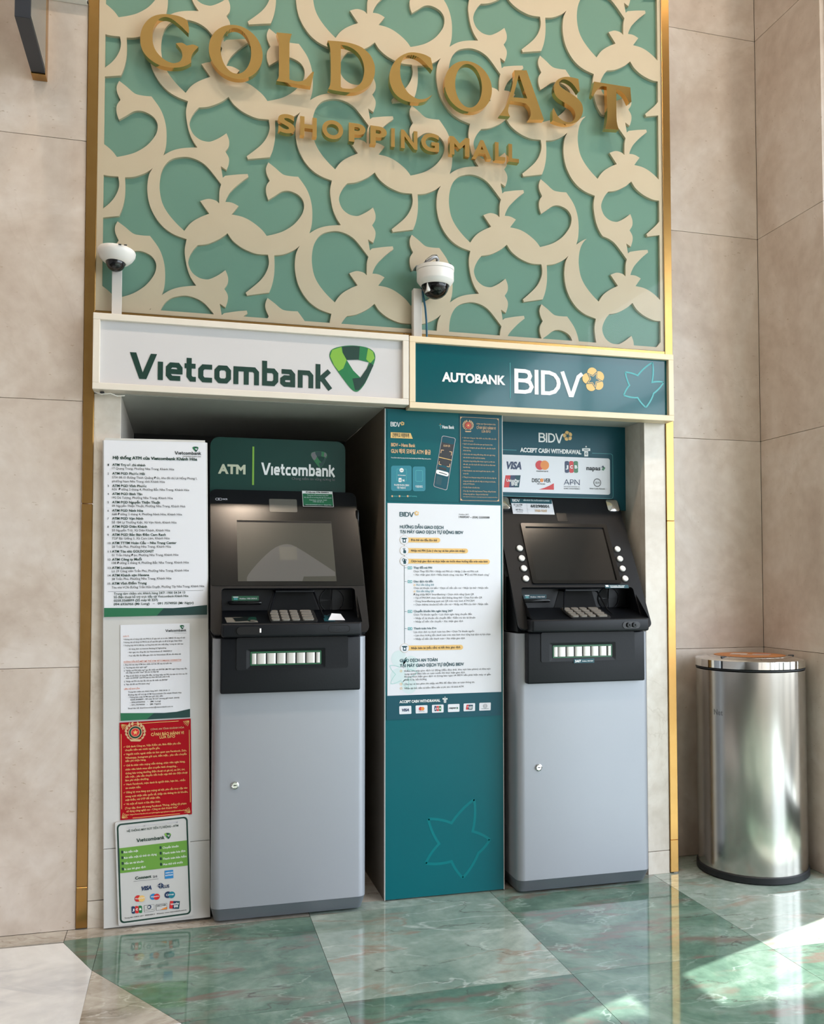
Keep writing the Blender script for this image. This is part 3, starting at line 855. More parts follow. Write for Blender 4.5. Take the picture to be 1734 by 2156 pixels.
# ================================================================== PRINT HELPERS
def homography(src, dst):
    A = []
    for (x, y), (u, v) in zip(src, dst):
        A.append([x, y, 1, 0, 0, 0, -u * x, -u * y, -u])
        A.append([0, 0, 0, x, y, 1, -v * x, -v * y, -v])
    return np.linalg.svd(np.array(A, float))[2][-1].reshape(3, 3)
class Sheet:
    """print laid out on a flat sheet; layout units are those of the four given corners
    (top-left, top-right, bottom-right, bottom-left), mapped on u = 0..w, v = 0..h metres"""
    def __init__(self, corners, w_, h_, parent, fm, t=0.0, split=False):
        self.H = homography(corners, [(0, h_), (w_, h_), (w_, 0), (0, 0)])
        self.parent, self.fm, self.t, self.ink = parent, fm, t, {}
        self.w, self.h, self.split, self.n = w_, h_, split, 0
    def P(self, x, y):
        q = self.H @ np.array([x, y, 1.0])
        return (q[0] / q[2], q[1] / q[2])
    def g(self, m, layer=2, name='print'):
        self.n += self.split          # split: every shape becomes an object of its own
        return self.ink.setdefault((m, layer, name, self.n), G())
    def d(self, layer):
        return self.t + 0.00035 * layer
    def text(self, s, x0, x1, y, cap, m='ink', bold=0.0, layer=4, fine=False, name='lettering', slant=0.0):
        a = self.P(x0, y)
        b = self.P(x1, y) if x1 is not None else None
        c = self.P(x0, y - cap)
        if self.split and fine:
            text(None, s, a[0], b[0] if b else None, a[1], c[1] - a[1], self.fm, self.d(layer), bold, True, slant, per=lambda: self.g(m, layer, 'letter'))
        else:
            text(self.g(m, layer, name), s, a[0], b[0] if b else None, a[1], c[1] - a[1], self.fm, self.d(layer), bold, fine, slant)
    def wordmark(self, word, x0, x1, y, xh, m, layer=3):
        a, b, c = self.P(x0, y), self.P(x1, y), self.P((x0 + x1) / 2, y)
        hh = self.P(x0, y - xh)[1] - a[1]
        wordmark((lambda: self.g(m, layer, 'letter')) if self.split else self.g(m, layer, 'lettering'), word, a[0], b[0], c[1] if not self.split else a[1], hh, self.fm, self.d(layer))
    def poly(self, pts, m, layer=2, name='print'):
        self.g(m, layer, name).flat([[self.P(*p) for p in pts]], self.fm, self.d(layer))
    def rect(self, x0, x1, y0, y1, m, layer=2, r=0.0, name='print', slope=0.0):
        p = rrect(x0, x1, y0, y1, r, 4) if r else [(x0, y0), (x1, y0), (x1, y1), (x0, y1)]
        cx = x0
        self.poly([(q[0], q[1] + slope * (q[0] - cx)) for q in p], m, layer, name)
    def disc(self, x, y, r, m, layer=2, n=24, name='print'):
        c = self.P(x, y); e = self.P(x + r, y)
        self.g(m, layer, name).poly(circle(c[0], c[1], abs(e[0] - c[0]), n), self.fm, self.d(layer))
    def annulus(self, x, y, r, wd, m, layer=2, n=28, name='print'):
        c = self.P(x, y); e = self.P(x + r, y); k = abs(e[0] - c[0]); q = k * wd / r
        self.g(m, layer, name).ring(circle(c[0], c[1], k, n), circle(c[0], c[1], k - q, n), self.fm, self.d(layer))
    def line(self, pts, wd, m, layer=2, closed=False, name='print'):
        q = [self.P(*p) for p in pts]
        e = self.P(pts[0][0] + wd, pts[0][1])
        self.g(m, layer, name).stroke(q, abs(e[0] - q[0][0]), self.fm, self.d(layer), closed)
    def done(self):
        for (m, layer, name, k), g in self.ink.items():
            if g.v:
                obj(name, g, m, self.parent, solid=False, kind=None if self.split and name != 'lettering' else 'stuff')

# bank wordmark drawn with strokes on an x-height of 1
WM = {
 'V': (1.44, [('poly', [(0, 1.42), (.33, 1.42), (.67, .36), (1.08, 1.40), (1.40, 1.40), (.86, 0), (.50, 0)])]),
 'i': (.42, [[(.14, 0), (.14, 1.0)]]),
 'e': (.98, [[(.14, .50), (.74, .50), (.74, .70), (.62, .86), (.28, .86), (.14, .70), (.14, .30), (.28, .14), (.76, .14)]]),
 't': (.72, [[(.24, 1.30), (.24, .30), (.36, .14), (.60, .14)], [(0, .86), (.58, .86)]]),
 'c': (.86, [[(.74, .86), (.28, .86), (.14, .70), (.14, .30), (.28, .14), (.74, .14)]]),
 'o': (1.02, ['closed', [(.28, .14), (.62, .14), (.76, .30), (.76, .70), (.62, .86), (.28, .86), (.14, .70), (.14, .30)]]),
 'm': (1.56, [[(.14, 0), (.14, .86), (1.12, .86), (1.26, .70), (1.26, 0)], [(.70, .86), (.70, 0)]]),
 'b': (1.00, [[(.14, 1.40), (.14, .14), (.62, .14), (.76, .30), (.76, .70), (.62, .86), (.14, .86)]]),
 'a': (.98, [[(.08, .86), (.56, .86), (.70, .70), (.70, 0)], [(.70, .52), (.26, .52), (.14, .42), (.14, .24), (.26, .14), (.70, .14)]]),
 'n': (1.00, [[(.14, 0), (.14, .86), (.60, .86), (.74, .70), (.74, 0)]]),
 'k': (.94, [[(.14, 1.40), (.14, 0)], [(.22, .50), (.78, 1.04)], [(.36, .60), (.84, -.02)]]),
}
def wordmark(g, word, x0, x1, y, xh, fm, d, wd=0.27):
    tot = sum(WM[c][0] for c in word) - 0.12
    k = (x1 - x0) / tot
    x = 0
    src = g
    for c in word:
        g = src() if callable(src) else src
        adv, parts = WM[c]
        closed = False
        sg = G()
        for p in parts:
            if p == 'closed':
                closed = True
            elif isinstance(p, tuple):
                sg.add([(q[0], q[1], 0) for q in p[1]], [tuple(range(len(p[1])))])
            else:
                sg.stroke(p, wd, lambda u, v, w_: (u, v, w_), 0, closed)
        g.union(sg, lambda u, v, w_: fm(x0 + (x + u) * k, y + v * xh, d), d)
        x += adv
VMARK_OUT = [(0.0, .80, 0), (.06, .92, 0), (.27, .985, 0), (.52, 1.0, 0), (.80, .96, 0), (.96, .87, 0), (1.0, .72, 0), (.93, .50, 0), (.78, .18, 0), (.64, .01, 0), (.53, .01, 0), (.40, .14, 0), (.15, .48, 0), (.03, .68, 0)]
VMARK_IN = [(.375, .685), (.62, .69), (.865, .63), (.81, .49), (.675, .30), (.52, .455)]
def vmark(s, x0, x1, y0, y1, layer=4, cols=('vcb_mid', 'vcb_light', 'vcb_green')):
    f = lambda p: (x0 + p[0] * (x1 - x0), y1 - p[1] * (y1 - y0))
    out = [f(p) for p in catmull(VMARK_OUT, 4)]
    ins = [f(p) for p in VMARK_IN]
    G_ = s.g(cols[0], layer, 'emblem')
    P, T = cdt([[s.P(*p) for p in out], [s.P(*p) for p in ins]])
    c = P[np.array(T)].mean(1)
    keep = (winding(c, [[s.P(*p) for p in out]]) != 0) & (winding(c, [[s.P(*p) for p in ins]]) == 0)
    G_.add([s.fm(p[0], p[1], s.d(layer)) for p in P], [t for t, k in zip(T, keep) if k])
    pl = lambda pts, m: s.poly([f(p) for p in pts], m, layer + 1, 'emblem')
    pl([(.012, .77), (.06, .905), (.26, .97), (.28, .85), (.375, .685), (.30, .50), (.20, .44), (.10, .57)], cols[1])
    pl([(.28, .975), (.52, .99), (.66, .975), (.64, .69), (.375, .685), (.29, .85)], cols[2])
    pl([(.84, .94), (.95, .86), (.985, .72), (.90, .62), (.865, .63), (.80, .70)], cols[1])
    pl([(.96, .56), (.77, .18), (.64, .03), (.56, .03), (.50, .28), (.675, .30), (.81, .49), (.90, .62)], cols[2])
BI = {'B': (.78, [[(.08, 0), (.08, 1)], [(.08, .92), (.42, .92), (.56, .88), (.62, .73), (.56, .58), (.42, .535), (.08, .535)], [(.42, .535), (.60, .48), (.68, .30), (.60, .13), (.42, .08), (.08, .08)]]),
      'I': (.26, [[(.09, 0), (.09, 1)]]),
      'D': (.80, [[(.08, 0), (.08, 1)], [(.08, .92), (.34, .92), (.55, .84), (.68, .66), (.71, .50), (.68, .34), (.55, .16), (.34, .08), (.08, .08)]]),
      'V': (.90, [[(.05, 1.0), (.37, .05), (.44, .05), (.70, .82), (.86, .96)]])}
def bidv(s, x0, x1, y, cap, m, layer=4):
    a, b, c = s.P(x0, y), s.P(x1, y), s.P(x0, y - cap)
    k, hh = (b[0] - a[0]) / 2.70, c[1] - a[1]
    x = 0
    for ch in 'BIDV':
        adv, paths = BI[ch]
        gl = s.g(m, layer, 'letter' if s.split else 'lettering')
        sg = G()
        for p in paths:
            sg.stroke(p, .155, lambda u, v, w_: (u, v, w_), 0)
        gl.union(sg, lambda u, v, w_: s.fm(a[0] + (x + u) * k, a[1] + v * hh, s.d(layer)), 0)
        x += adv
def star_pts(cx, cy, R, r, a0=math.pi / 2, n=5):
    return [(cx + (R if k % 2 == 0 else r) * math.cos(a0 + math.pi * k / n), cy + (R if k % 2 == 0 else r) * math.sin(a0 + math.pi * k / n)) for k in range(2 * n)]
def flower(s, x, y, r, petal, core, layer=4):
    c = s.P(x, y); e = s.P(x + r, y); R = abs(e[0] - c[0])
    for k in range(5):
        a = math.radians(90 + 72 * k + 12)
        s.g(petal, layer, 'emblem').poly(circle(c[0] + .56 * R * math.cos(a), c[1] + .56 * R * math.sin(a), .44 * R, 18), s.fm, s.d(layer))
    s.g(core, layer + 1, 'emblem').flat([star_pts(c[0], c[1], .80 * R, .36 * R, math.radians(90 + 48))], s.fm, s.d(layer + 1))
    st = star_pts(c[0], c[1], .60 * R, .27 * R, math.radians(90 + 48))
    s.g(petal, layer + 2, 'emblem').stroke(st, .05 * R, s.fm, s.d(layer + 2), True)
def star_curve(cx, cy, R, a0, bulge=0.10):
    out = []
    P = star_pts(cx, cy, R, R * .46, a0)
    for i in range(10):
        a, b = np.array(P[i]), np.array(P[(i + 1) % 10])
        m_ = (a + b) / 2
        nn = m_ - np.array([cx, cy]); nn = nn / np.linalg.norm(nn)
        for t in (0, .25, .5, .75):
            q = a + (b - a) * t + nn * bulge * R * 4 * t * (1 - t)
            out.append(tuple(q))
    return out
def petal(p, q, bow):
    p, q = np.array(p), np.array(q)
    nn = np.array([q[1] - p[1], p[0] - q[0]]) * bow
    return [tuple(p + (q - p) * t + nn * 4 * t * (1 - t)) for t in (0, .2, .4, .6, .8, 1)]
def star5(S, tips, inner, wd, m='teal_line', layer=1):
    for k in range(5):
        a, b, c = tips[k], inner[k], tips[(k + 1) % 5]
        S.g(m, layer, 'emblem').stroke(petal(a, b, -.05) + petal(b, c, -.05)[1:], wd, S.fm, S.d(layer))
def police_emblem(s, x0, x1, y0, y1, layer, bgm, face='print_red'):
    cx, cy, rx = (x0 + x1) / 2, (y0 + y1) / 2, (x1 - x0) / 2
    yy = cy - (y1 - y0) * .06
    for sd in (-1, 1):
        for k in range(7):
            a = math.radians(-62 + 22 * k)
            px, py = cx + sd * rx * .84 * math.cos(a), yy - rx * .78 * math.sin(a)
            ex, ey = px + sd * rx * .14 * math.cos(a + 1.0), py - rx * .24 * math.sin(a + 1.0) 
            s.poly([(px - sd * rx * .13, py + rx * .03), (ex - sd * rx * .02, ey - rx * .12), (px + sd * rx * .15, py - rx * .02), (px, py + rx * .13)], 'print_tan', layer, 'emblem')
    s.disc(cx, yy, rx * .66, 'print_tan', layer + 1, name='emblem')
    s.disc(cx, yy, rx * .58, 'vcb_green' if bgm == 'notice_red' else 'notice_red', layer + 2, name='emblem')
    s.disc(cx, yy, rx * .42, 'print_tan', layer + 3, name='emblem')
    s.disc(cx, yy, rx * .37, face, layer + 4, name='emblem')
    c = s.P(cx, yy); e = s.P(cx + rx * .26, yy); R = abs(e[0] - c[0])
    s.g('print_gold', layer + 5, 'emblem').flat([star_pts(c[0], c[1], R, R * .4)], s.fm, s.d(layer + 5))
    s.poly([(cx - rx * .6, y1 - rx * .22), (cx + rx * .6, y1 - rx * .22), (cx + rx * .42, y1 - rx * .02), (cx - rx * .42, y1 - rx * .02)], 'print_tan', layer + 1, 'emblem')
def accept_icon(s, x0, x1, y0, y1, m, layer, bgm):
    w_, h_ = x1 - x0, y1 - y0
    s.rect(x0, x1, y0 + h_ * .22, y0 + h_ * .48, m, layer, name='emblem')
    s.rect(x0 + w_ * .18, x1 - w_ * .18, y0 + h_ * .33, y0 + h_ * .38, bgm, layer + 1, name='emblem')
    s.rect(x0 + w_ * .26, x1 - w_ * .26, y0 + h_ * .44, y1, m, layer, name='emblem')
    s.disc((x0 + x1) / 2, y0 + h_ * .74, w_ * .13, bgm, layer + 1, name='emblem')
    s.disc((x0 + x1) / 2, y0 + h_ * .74, w_ * .07, m, layer + 2, name='emblem')
    s.poly([((x0 + x1) / 2 - w_ * .12, y0 + h_ * .12), ((x0 + x1) / 2, y0 - h_ * .06), ((x0 + x1) / 2 + w_ * .12, y0 + h_ * .12)], m, layer, 'emblem')
def card_visa(s, x0, x1, y, cap, m='print_navy', layer=4):
    s.text('VISA', x0, x1 - (x1 - x0) * .08, y, cap, m, 0.05, layer, True, 'emblem', slant=0.2)
def card_mc(s, cx, cy, r, layer=4, cols=('print_red', 'print_orange')):
    s.disc(cx - r * .55, cy, r, cols[0], layer, name='emblem'); s.disc(cx + r * .55, cy, r, cols[1], layer + 1, name='emblem')
def card_jcb(s, x0, x1, y0, y1, layer=4, slope=0.0):
    w_ = (x1 - x0) / 3.12
    for k, (m, ch) in enumerate((('print_navy', 'J'), ('print_red', 'C'), ('vcb_mid', 'B'))):
        xa = x0 + k * w_ * 1.06
        s.rect(xa, xa + w_, y0 + slope * k * w_, y1 + slope * k * w_, m, layer, w_ * .32, 'emblem')
        yy = y0 + (y1 - y0) * .62 + slope * k * w_
        s.text(ch, xa + w_ * .18, xa + w_ * .82, yy, (y1 - y0) * .26, 'print_white', 0.05, layer + 1, True, 'emblem')
def card_union(s, x0, x1, y0, y1, layer=4):
    w_ = x1 - x0; sk = w_ * .10
    for k, m in enumerate(('print_red', 'print_navy', 'teal_print')):
        a, b = x0 + w_ * (.30 * k), x0 + w_ * (.30 * k + .40 if k < 2 else 1.0)
        s.poly([(a + sk, y0), (b + (sk if k < 2 else 0), y0), (b - (0 if k < 2 else sk), y1), (a, y1)], m, layer + k, 'emblem')
    s.text('UnionPay', x0 + w_ * .14, x0 + w_ * .92, y0 + (y1 - y0) * .52, (y1 - y0) * .22, 'print_white', 0.03, layer + 4, False, 'emblem')
    s.text('银联', x0 + w_ * .42, x0 + w_ * .82, y0 + (y1 - y0) * .84, (y1 - y0) * .26, 'print_white', 0.02, layer + 4, False, 'emblem')
def napas(s, x0, x1, y, cap, layer=4, m='ink'):
    w_ = x1 - x0
    s.text('napas', x0, x0 + w_ * .74, y, cap, m, 0.03, layer, False, 'emblem')
    s.poly([(x0 + w_ * .80, y), (x0 + w_ * .90, y - cap * .9), (x1, y - cap * .45), (x0 + w_ * .9, y + cap * .2)], 'vcb_mid', layer, 'emblem')
    s.poly([(x0 + w_ * .78, y - cap * .6), (x0 + w_ * .88, y - cap * 1.1), (x0 + w_ * .93, y - cap * .6)], 'print_navy', layer, 'emblem')
def gln(s, cx, cy, r, layer=4, m='ink_grey'):
    s.annulus(cx, cy, r, r * .2, m, layer, name='emblem')
    s.text('GLN', cx - r * .58, cx + r * .58, cy + r * .22, r * .46, m, 0.03, layer, False, 'emblem')

# ================================================================== SIGN BOXES OVER THE BAYS
def sign_box(name, label, x0, x1, z0, z1, fmat, face, rim=0.020, xin0=None, xin1=None):
    t = thing(name, label, 'sign', ((x0 + x1) / 2, 0.0, z0))
    cx = (x0 + x1) / 2
    X0, X1, H_ = x0 - cx, x1 - cx, z1 - z0
    f, b = -0.065, -0.0065
    obj('frame_rail', G().box(X0, X1, f, b, 0, rim, 0.0015), fmat, t)
    obj('frame_rail', G().box(X0, X1, f, b, H_ - rim, H_, 0.0015), fmat, t)
    obj('frame_stile', G().box(X0, X0 + rim, f, b, rim, H_ - rim, 0.0015), fmat, t)
    obj('frame_stile', G().box(X1 - rim, X1, f, b, rim, H_ - rim, 0.0015), fmat, t)
    obj('face_panel', G().box(X0 + rim, X1 - rim, -0.050, b, rim, H_ - rim), face, t)
    return t
s1 = sign_box('bank_sign_box', 'white light-box sign reading Vietcombank above the left cash machine', 0.0309, 1.0025, 1.6090, 1.8400, 'sign_frame_white', 'sign_face_white')
wmap = lambda Y: (lambda u, v, d: (u, Y - d, v))
S = Sheet([(75, 78), (1655, 195), (1655, 500), (75, 410)], 0.9316, 0.191, s1, lambda u, v, d: (u - 0.4658, -0.0502 - d, v + 0.020), split=True)
a, b = S.P(230, 384), S.P(1278, 446)
wordmark(lambda: S.g('vcb_green', 3, 'letter'), 'Vietcombank', a[0], b[0], S.P(760, 415)[1], S.P(715, 318)[1] - S.P(715, 413)[1], S.fm, S.d(3))
vmark(S, 1275, 1515, 215, 457, 3)
S.done()
s2 = sign_box('bank_sign_box', 'teal light-box sign reading AUTOBANK BIDV above the right cash machine', 1.0050, 1.9690, 1.6000, 1.8380, 'sign_frame_cream', 'sign_face_teal')
S = Sheet([(98, 125), (1645, 215), (1645, 548), (98, 478)], 0.924, 0.198, s2, lambda u, v, d: (u - 0.462, -0.0502 - d, v + 0.020), split=True)
S.text('AUTOBANK', 263, 648, 348, 52, 'print_white', 0.042, 3, True)
S.rect(676, 679, 236, 448, 'teal_light', 3)
bidv(S, 702, 1120, 418, 148, 'print_white', 3)
flower(S, 1190, 333, 70, 'print_gold', 'sign_face_teal', 3)
star5(S, [(.7625, .147), (.869, .1886), (.912, .120), (.841, .026), (.7554, .065)], [(.8102, .138), (.866, .117), (.872, .078), (.8094, .0593), (.778, .1013)], .0055, 'teal_light', 2)
S.done()
# loose wire end under the left sign box
wi = thing('loose_wire', 'short loose white wire tucked under the left sign box', 'wire', (0.045, -0.03, 1.60))
obj('wire', G().tube([(-0.01, -0.005, 0.006), (0.01, -0.012, -0.002), (0.035, -0.008, 0.003), (0.055, 0.0, -0.003), (0.075, 0.01, 0.002)], 0.0022, 8), 'cable_white', wi, smooth=60)
obj('wire_clip', G().box(0.006, 0.018, -0.012, -0.002, -0.002, 0.007, 0.001), 'cable_dark', wi)

# ================================================================== WHITE BOARD WITH NOTICES (left of the left machine)
PHI = 0.0140
BO = Vector((0.0790, -0.012, 0.0))
def bpos(u, v, y):                    # point on the slightly tilted board -> world
    return (BO.x + u * math.cos(PHI) - v * math.sin(PHI), y, BO.z + u * math.sin(PHI) + v * math.cos(PHI))
brd = thing('backing_board', 'tall white board leaning in the left bay carrying four notices', 'board', BO[:], (0, -PHI, 0))
obj('upper_sheet', G().box(0.0, 0.308, -0.012, 0.0, 0.2372, 1.462, 0.001), 'board_white', brd)
obj('lower_sheet', G().box(0.0, 0.308, -0.012, 0.0, 0.003, 0.2358, 0.001), 'board_white', brd)
def board_sheet(name, label, cat, u0, v0, w_, h_, t, base, r=0.0, rot=0.0):
    # placed in board coordinates, resting on the front of the board
    o = thing(name, label, cat, bpos(u0, v0, -0.0245), (0, -PHI - rot, 0))
    obj('sheet', G().prism(rrect(0, w_, 0, h_, r, 4) if r else [(0, 0), (w_, 0), (w_, h_), (0, h_)], [], lambda u, v, d: (u, -d, v), 0.0002, t), base, o)
    return o
def buv(x, z):                        # world x, z on the board -> board coordinates
    dx, dz = x - BO.x, z - BO.z
    return (dx * math.cos(PHI) + dz * math.sin(PHI), -dx * math.sin(PHI) + dz * math.cos(PHI))
shf = lambda u, v, d: (u, -d, v)

# --- list of machine addresses
u0, v0 = buv(0.0699, 0.9275)
p = board_sheet('address_poster', 'large white poster listing fifteen machine addresses, topmost on the white board', 'poster', u0, v0, 0.3000, 0.5345, 0.003, 'poster_white')
obj('torn_tape', G().box(0.003, 0.297, -0.0034, -0.0002, 0.5345, 0.541), 'paper_edge', p)
S = Sheet([(88, 92), (1228, 122), (1235, 2020), (100, 2050)], 0.3000, 0.5345, p, shf, 0.003)
a, b = S.P(880, 255), S.P(1170, 262)
wordmark(S.g('ink', 3, 'lettering'), 'Vietcombank', a[0], b[0], a[1], 0.0072, S.fm, S.d(3))
vmark(S, 1078, 1143, 168, 226, 3, ('green_band', 'vcb_mid', 'green_band_dark'))
S.text('CHI NHÁNH KHÁNH HÒA', 968, 1172, 281, 11, 'ink', 0.02)
S.text('Hệ thống ATM của Vietcombank Khánh Hòa', 190, 1130, 304, 32, 'vcb_green', 0.036, fine=True)
L_ = [('ATM Trụ sở chi nhánh', 553, 380, [('17 Quang Trung, Phường Nha Trang, Khánh Hòa', 873, 420)]),
 ('ATM PGD Phước Hải', 548, 477, [('STH 08.15 đường Thích Quảng Đức, khu đô thị Lê Hồng Phong I,', 1127, 520), ('phường Nam Nha Trang, tỉnh Khánh Hòa', 770, 563)]),
 ('ATM PGD Vĩnh Phước', 567, 614, [('626  Đường 2 tháng 4, Phường Bắc Nha Trang, Khánh Hòa', 1040, 652)]),
 ('ATM PGD Bình Tân', 520, 704, [('192 Dã Tượng, Phường Nha Trang, Khánh Hòa', 858, 746)]),
 ('ATM PGD Nguyễn Thiện Thuật', 718, 797, [('09 Nguyễn Thiện Thuật, Phường Nha Trang, Khánh Hoà', 997, 837)]),
 ('ATM PGD Ninh Hòa', 530, 889, [('668 Đường 2 tháng 4, Phường Ninh Hòa, Khánh Hòa', 960, 929)]),
 ('ATM PGD Vạn Ninh', 530, 977, [('Số 184 Lý Thường Kiệt, Xã Vạn Ninh, Khánh Hòa', 900, 1020)]),
 ('ATM PGD Diên Khánh', 573, 1067, [('50 Nguyễn Trãi, Xã Diên Khánh, Khánh Hòa', 828, 1108)]),
 ('ATM PGD Bắc Bán Đảo Cam Ranh', 780, 1157, [('TDP Bãi Giếng 3, Xã Cam Lâm, Khánh Hòa', 823, 1197)]),
 ('ATM TTTM Hoàn Cầu – Nha Trang Center', 900, 1249, [('20 Trần Phú, Phường Nha Trang, Khánh Hòa', 838, 1290)]),
 ('ATM Tòa nhà GOLDCOAST', 650, 1342, [('01 Trần Hưng Đạo, Phường Nha Trang, Khánh Hòa', 920, 1383)]),
 ('ATM Công ty Muối', 515, 1430, [('108 Đường 2 tháng 4, Phường Bắc Nha Trang, Khánh Hòa', 1035, 1469)]),
 ('ATM Louisiane', 440, 1522, [('Lô 29 Công viên Trần Phú, Phường Nha Trang, Khánh Hòa', 1035, 1559)]),
 ('ATM Khách sạn Havana', 598, 1605, [('38 Trần Phú, Phường Nha Trang, Khánh Hòa', 843, 1645)]),
 ('ATM Vĩnh Điềm Trung', 570, 1695, [('Tòa nhà VCN đường Trần Hữu Duyệt, Phường Tây Nha Trang, Khánh Hòa', 1205, 1738)])]
for k, (ti, xr, y, ad) in enumerate(L_):
    S.text(str(k + 1), 133 if k < 9 else 140, 148 if k < 9 else 170, y, 22, 'ink', 0.01)
    S.text(ti, 184, xr, y, 26, 'vcb_green', 0.026)
    for (tx, xr2, y2) in ad:
        S.text(tx, 184, xr2, y2, 25, 'ink', 0.004)
S.line([(140, 1771), (1195, 1755)], 3, 'ink', 3)
S.text('Trung tâm chăm sóc khách hàng 24/7: 1900 54 54 13', 207, 995, 1806, 25, 'vcb_green', 0.012)
S.text('Số điện thoại hỗ trợ trực tiếp tại Vietcombank Khánh Hòa', 207, 1030, 1844, 25, 'vcb_green', 0.012)
S.text('0258.3568899 (Số máy lẻ 227)', 207, 693, 1882, 25, 'vcb_green', 0.016)
S.text('094 6936966 (Mr Long)   –   091 7574950 (Mr Ngọc)', 207, 1088, 1922, 25, 'vcb_green', 0.018)
S.poly([(100, 1950), (860, 1950), (1000, 1940), (1235, 1915), (1235, 2020), (100, 2050)], 'green_band', 2)
S.poly([(760, 1950), (860, 1950), (1000, 1940), (1235, 1915), (1235, 2020), (680, 2034)], 'green_band_dark', 3)
S.done()

# --- card guide
u0, v0 = buv(0.1205, 0.6155)
p = board_sheet('guide_leaflet', 'white card guide with orange headings, just above the red notice', 'poster', u0, v0, 0.2015, 0.2875, 0.002, 'poster_white')
S = Sheet([(270, 128), (965, 112), (963, 1055), (258, 1095)], 0.2015, 0.2875, p, shf, 0.002)
a, b = S.P(722, 198), S.P(930, 196)
wordmark(S.g('ink', 3, 'lettering'), 'Vietcombank', a[0], b[0], a[1], 0.0052, S.fm, S.d(3))
vmark(S, 868, 910, 130, 172, 3, ('green_band', 'vcb_mid', 'green_band_dark'))
S.rect(812, 932, 209, 211, 'ink_grey', 3)
for tx, x0, x1, y, m in [('LƯU Ý:', 298, 356, 249, 'ink_orange'),
 ('* Không nên sử dụng mật mã (PIN) là số ngày sinh có in trên CMND/ đi cùng với thẻ', 298, 918, 279, 'ink'),
 ('* Không nên sử dụng mã PIN là các số quá đơn giản và dễ bị kẻ gian đoán được', 298, 890, 309, 'ink'),
 ('* Trường hợp thẻ bị thất lạc, vui lòng khóa thẻ sớm nhất bằng 1 trong các cách sau:', 298, 900, 341, 'ink'),
 ('- Sử dụng dịch vụ Internet Banking & Digibanking', 340, 728, 376, 'ink'),
 ('- Gọi ngay cho tổng đài của Vietcombank số 1900545413', 340, 785, 409, 'ink'),
 ('- Trực tiếp đến địa điểm giao dịch của Vietcombank để yêu cầu khóa thẻ', 340, 875, 443, 'ink'),
 ('HƯỚNG DẪN ĐỔI MẬT MÃ THẺ ATM VIETCOMBANK CONNECT24', 298, 878, 505, 'ink_orange'),
 ('1. Đưa thẻ vào máy ATM theo chiều mũi tên để máy tự cuốn vào', 298, 783, 535, 'ink'),
 ('2. "Vui lòng lựa chọn ngôn ngữ"', 298, 535, 564, 'ink'),
 ('3. "Nhập mã PIN hiện nay" sau đó nhấn nút ENTER (Mã PIN ngân hàng cung cấp,', 298, 938, 594, 'ink'),
 ('nếu nhập sai nhấn "clear" để xóa và nhập lại)', 318, 650, 614, 'ink'),
 ('4. "Đây là thẻ được sử dụng lần đầu, vui lòng nhập mã PIN của bạn tự chọn sau đó', 298, 938, 648, 'ink'),
 ('nhấn nút ENTER" (mã PIN bạn tự chọn bắt buộc phải 6 số)', 318, 760, 669, 'ink'),
 ('5. "Nhập mã PIN của bạn lần nữa sau đó nhấn nút ENTER"', 298, 742, 703, 'ink'),
 ('6. "Bạn đã đổi mã PIN thành công"', 298, 562, 733, 'ink'),
 ('LIÊN HỆ KHI CẦN', 298, 455, 779, 'ink_orange'),
 ('Trung tâm chăm sóc khách hàng 24/7: 1900 54 54 13', 338, 760, 808, 'ink'),
 ('Đường dây hỗ trợ tại ATM Vietcombank Chi nhánh Khánh Hòa', 338, 878, 838, 'ink'),
 ('- Thông báo máy ATM tạm giữ thẻ, tiền', 338, 690, 863, 'ink'),
 ('0258.3568899 - Số máy lẻ 227 (trong giờ hành chính)', 360, 855, 887, 'ink'),
 ('- 094.6936966   -   (Mr Long)', 355, 668, 914, 'ink'),
 ('- 091.7574950   -   (Mr Ngọc)', 355, 668, 941, 'ink'),
 ('Email liên hệ: khanhhoa.contact@vietcombank.com.vn', 338, 790, 975, 'ink')]:
    S.text(tx, x0, x1, y, 14, m, 0.012)
S.line([(298, 512), (878, 492)], 2, 'ink_orange', 3)
S.poly([(258, 1016), (700, 1012), (830, 1000), (963, 970), (963, 1055), (258, 1095)], 'green_band', 2)
S.poly([(600, 1013), (700, 1012), (830, 1000), (963, 970), (963, 1055), (520, 1080)], 'green_band_dark', 3)
S.done()

# --- red police warning
WARN = [('✓ Giả danh Công an, Viện Kiểm sát, Bưu điện yêu cầu', 0), ('chuyển tiền xác minh nguồn gốc.', 1),
 ('✓ Người nước ngoài nhắn tin làm quen qua Facebook, Zalo,', 0), ('Whatsapp, Instagram gửi quà, tiền mặt... yêu cầu chuyển', 1), ('tiền phí nhận hàng.', 1),
 ('✓ Giả là nhân viên mạng viễn thông, nhân viên ngân hàng,', 0), ('nhân viên kênh mua sắm truyền hình shopping...', 1),
 ('thông báo trúng thưởng điện thoại có giá trị, xe SH, tivi,', 1), ('tiền mặt... yêu cầu chuyển tiền hoặc nạp thẻ cào điện thoại', 1), ('làm phí nhận thưởng.', 1),
 ('✓ Hack Facebook, mạo danh là người thân, bạn bè... nhắn', 0), ('tin mượn tiền.', 1),
 ('✓ Đăng ký mua hàng qua mạng xã hội, yêu cầu truy cập vào', 0), ('trang web nhận tiền quốc tế, nhập các thông tin tài khoản,', 1), ('mật khẩu, mã OTP để nhận tiền.', 1),
 ('✓ Và một số hành vi lừa đảo khác.', 0), ('(Truy cập, theo dõi trang Facebook "Phòng, chống tội phạm', 1), ('sử dụng công nghệ cao - Công an tỉnh Khánh Hòa"', 1),
 ('Link: https://www.facebook.com/phongchongtoiphamcongnghecaokhanhhoa', 1)]
u0, v0 = buv(0.1231, 0.3195)
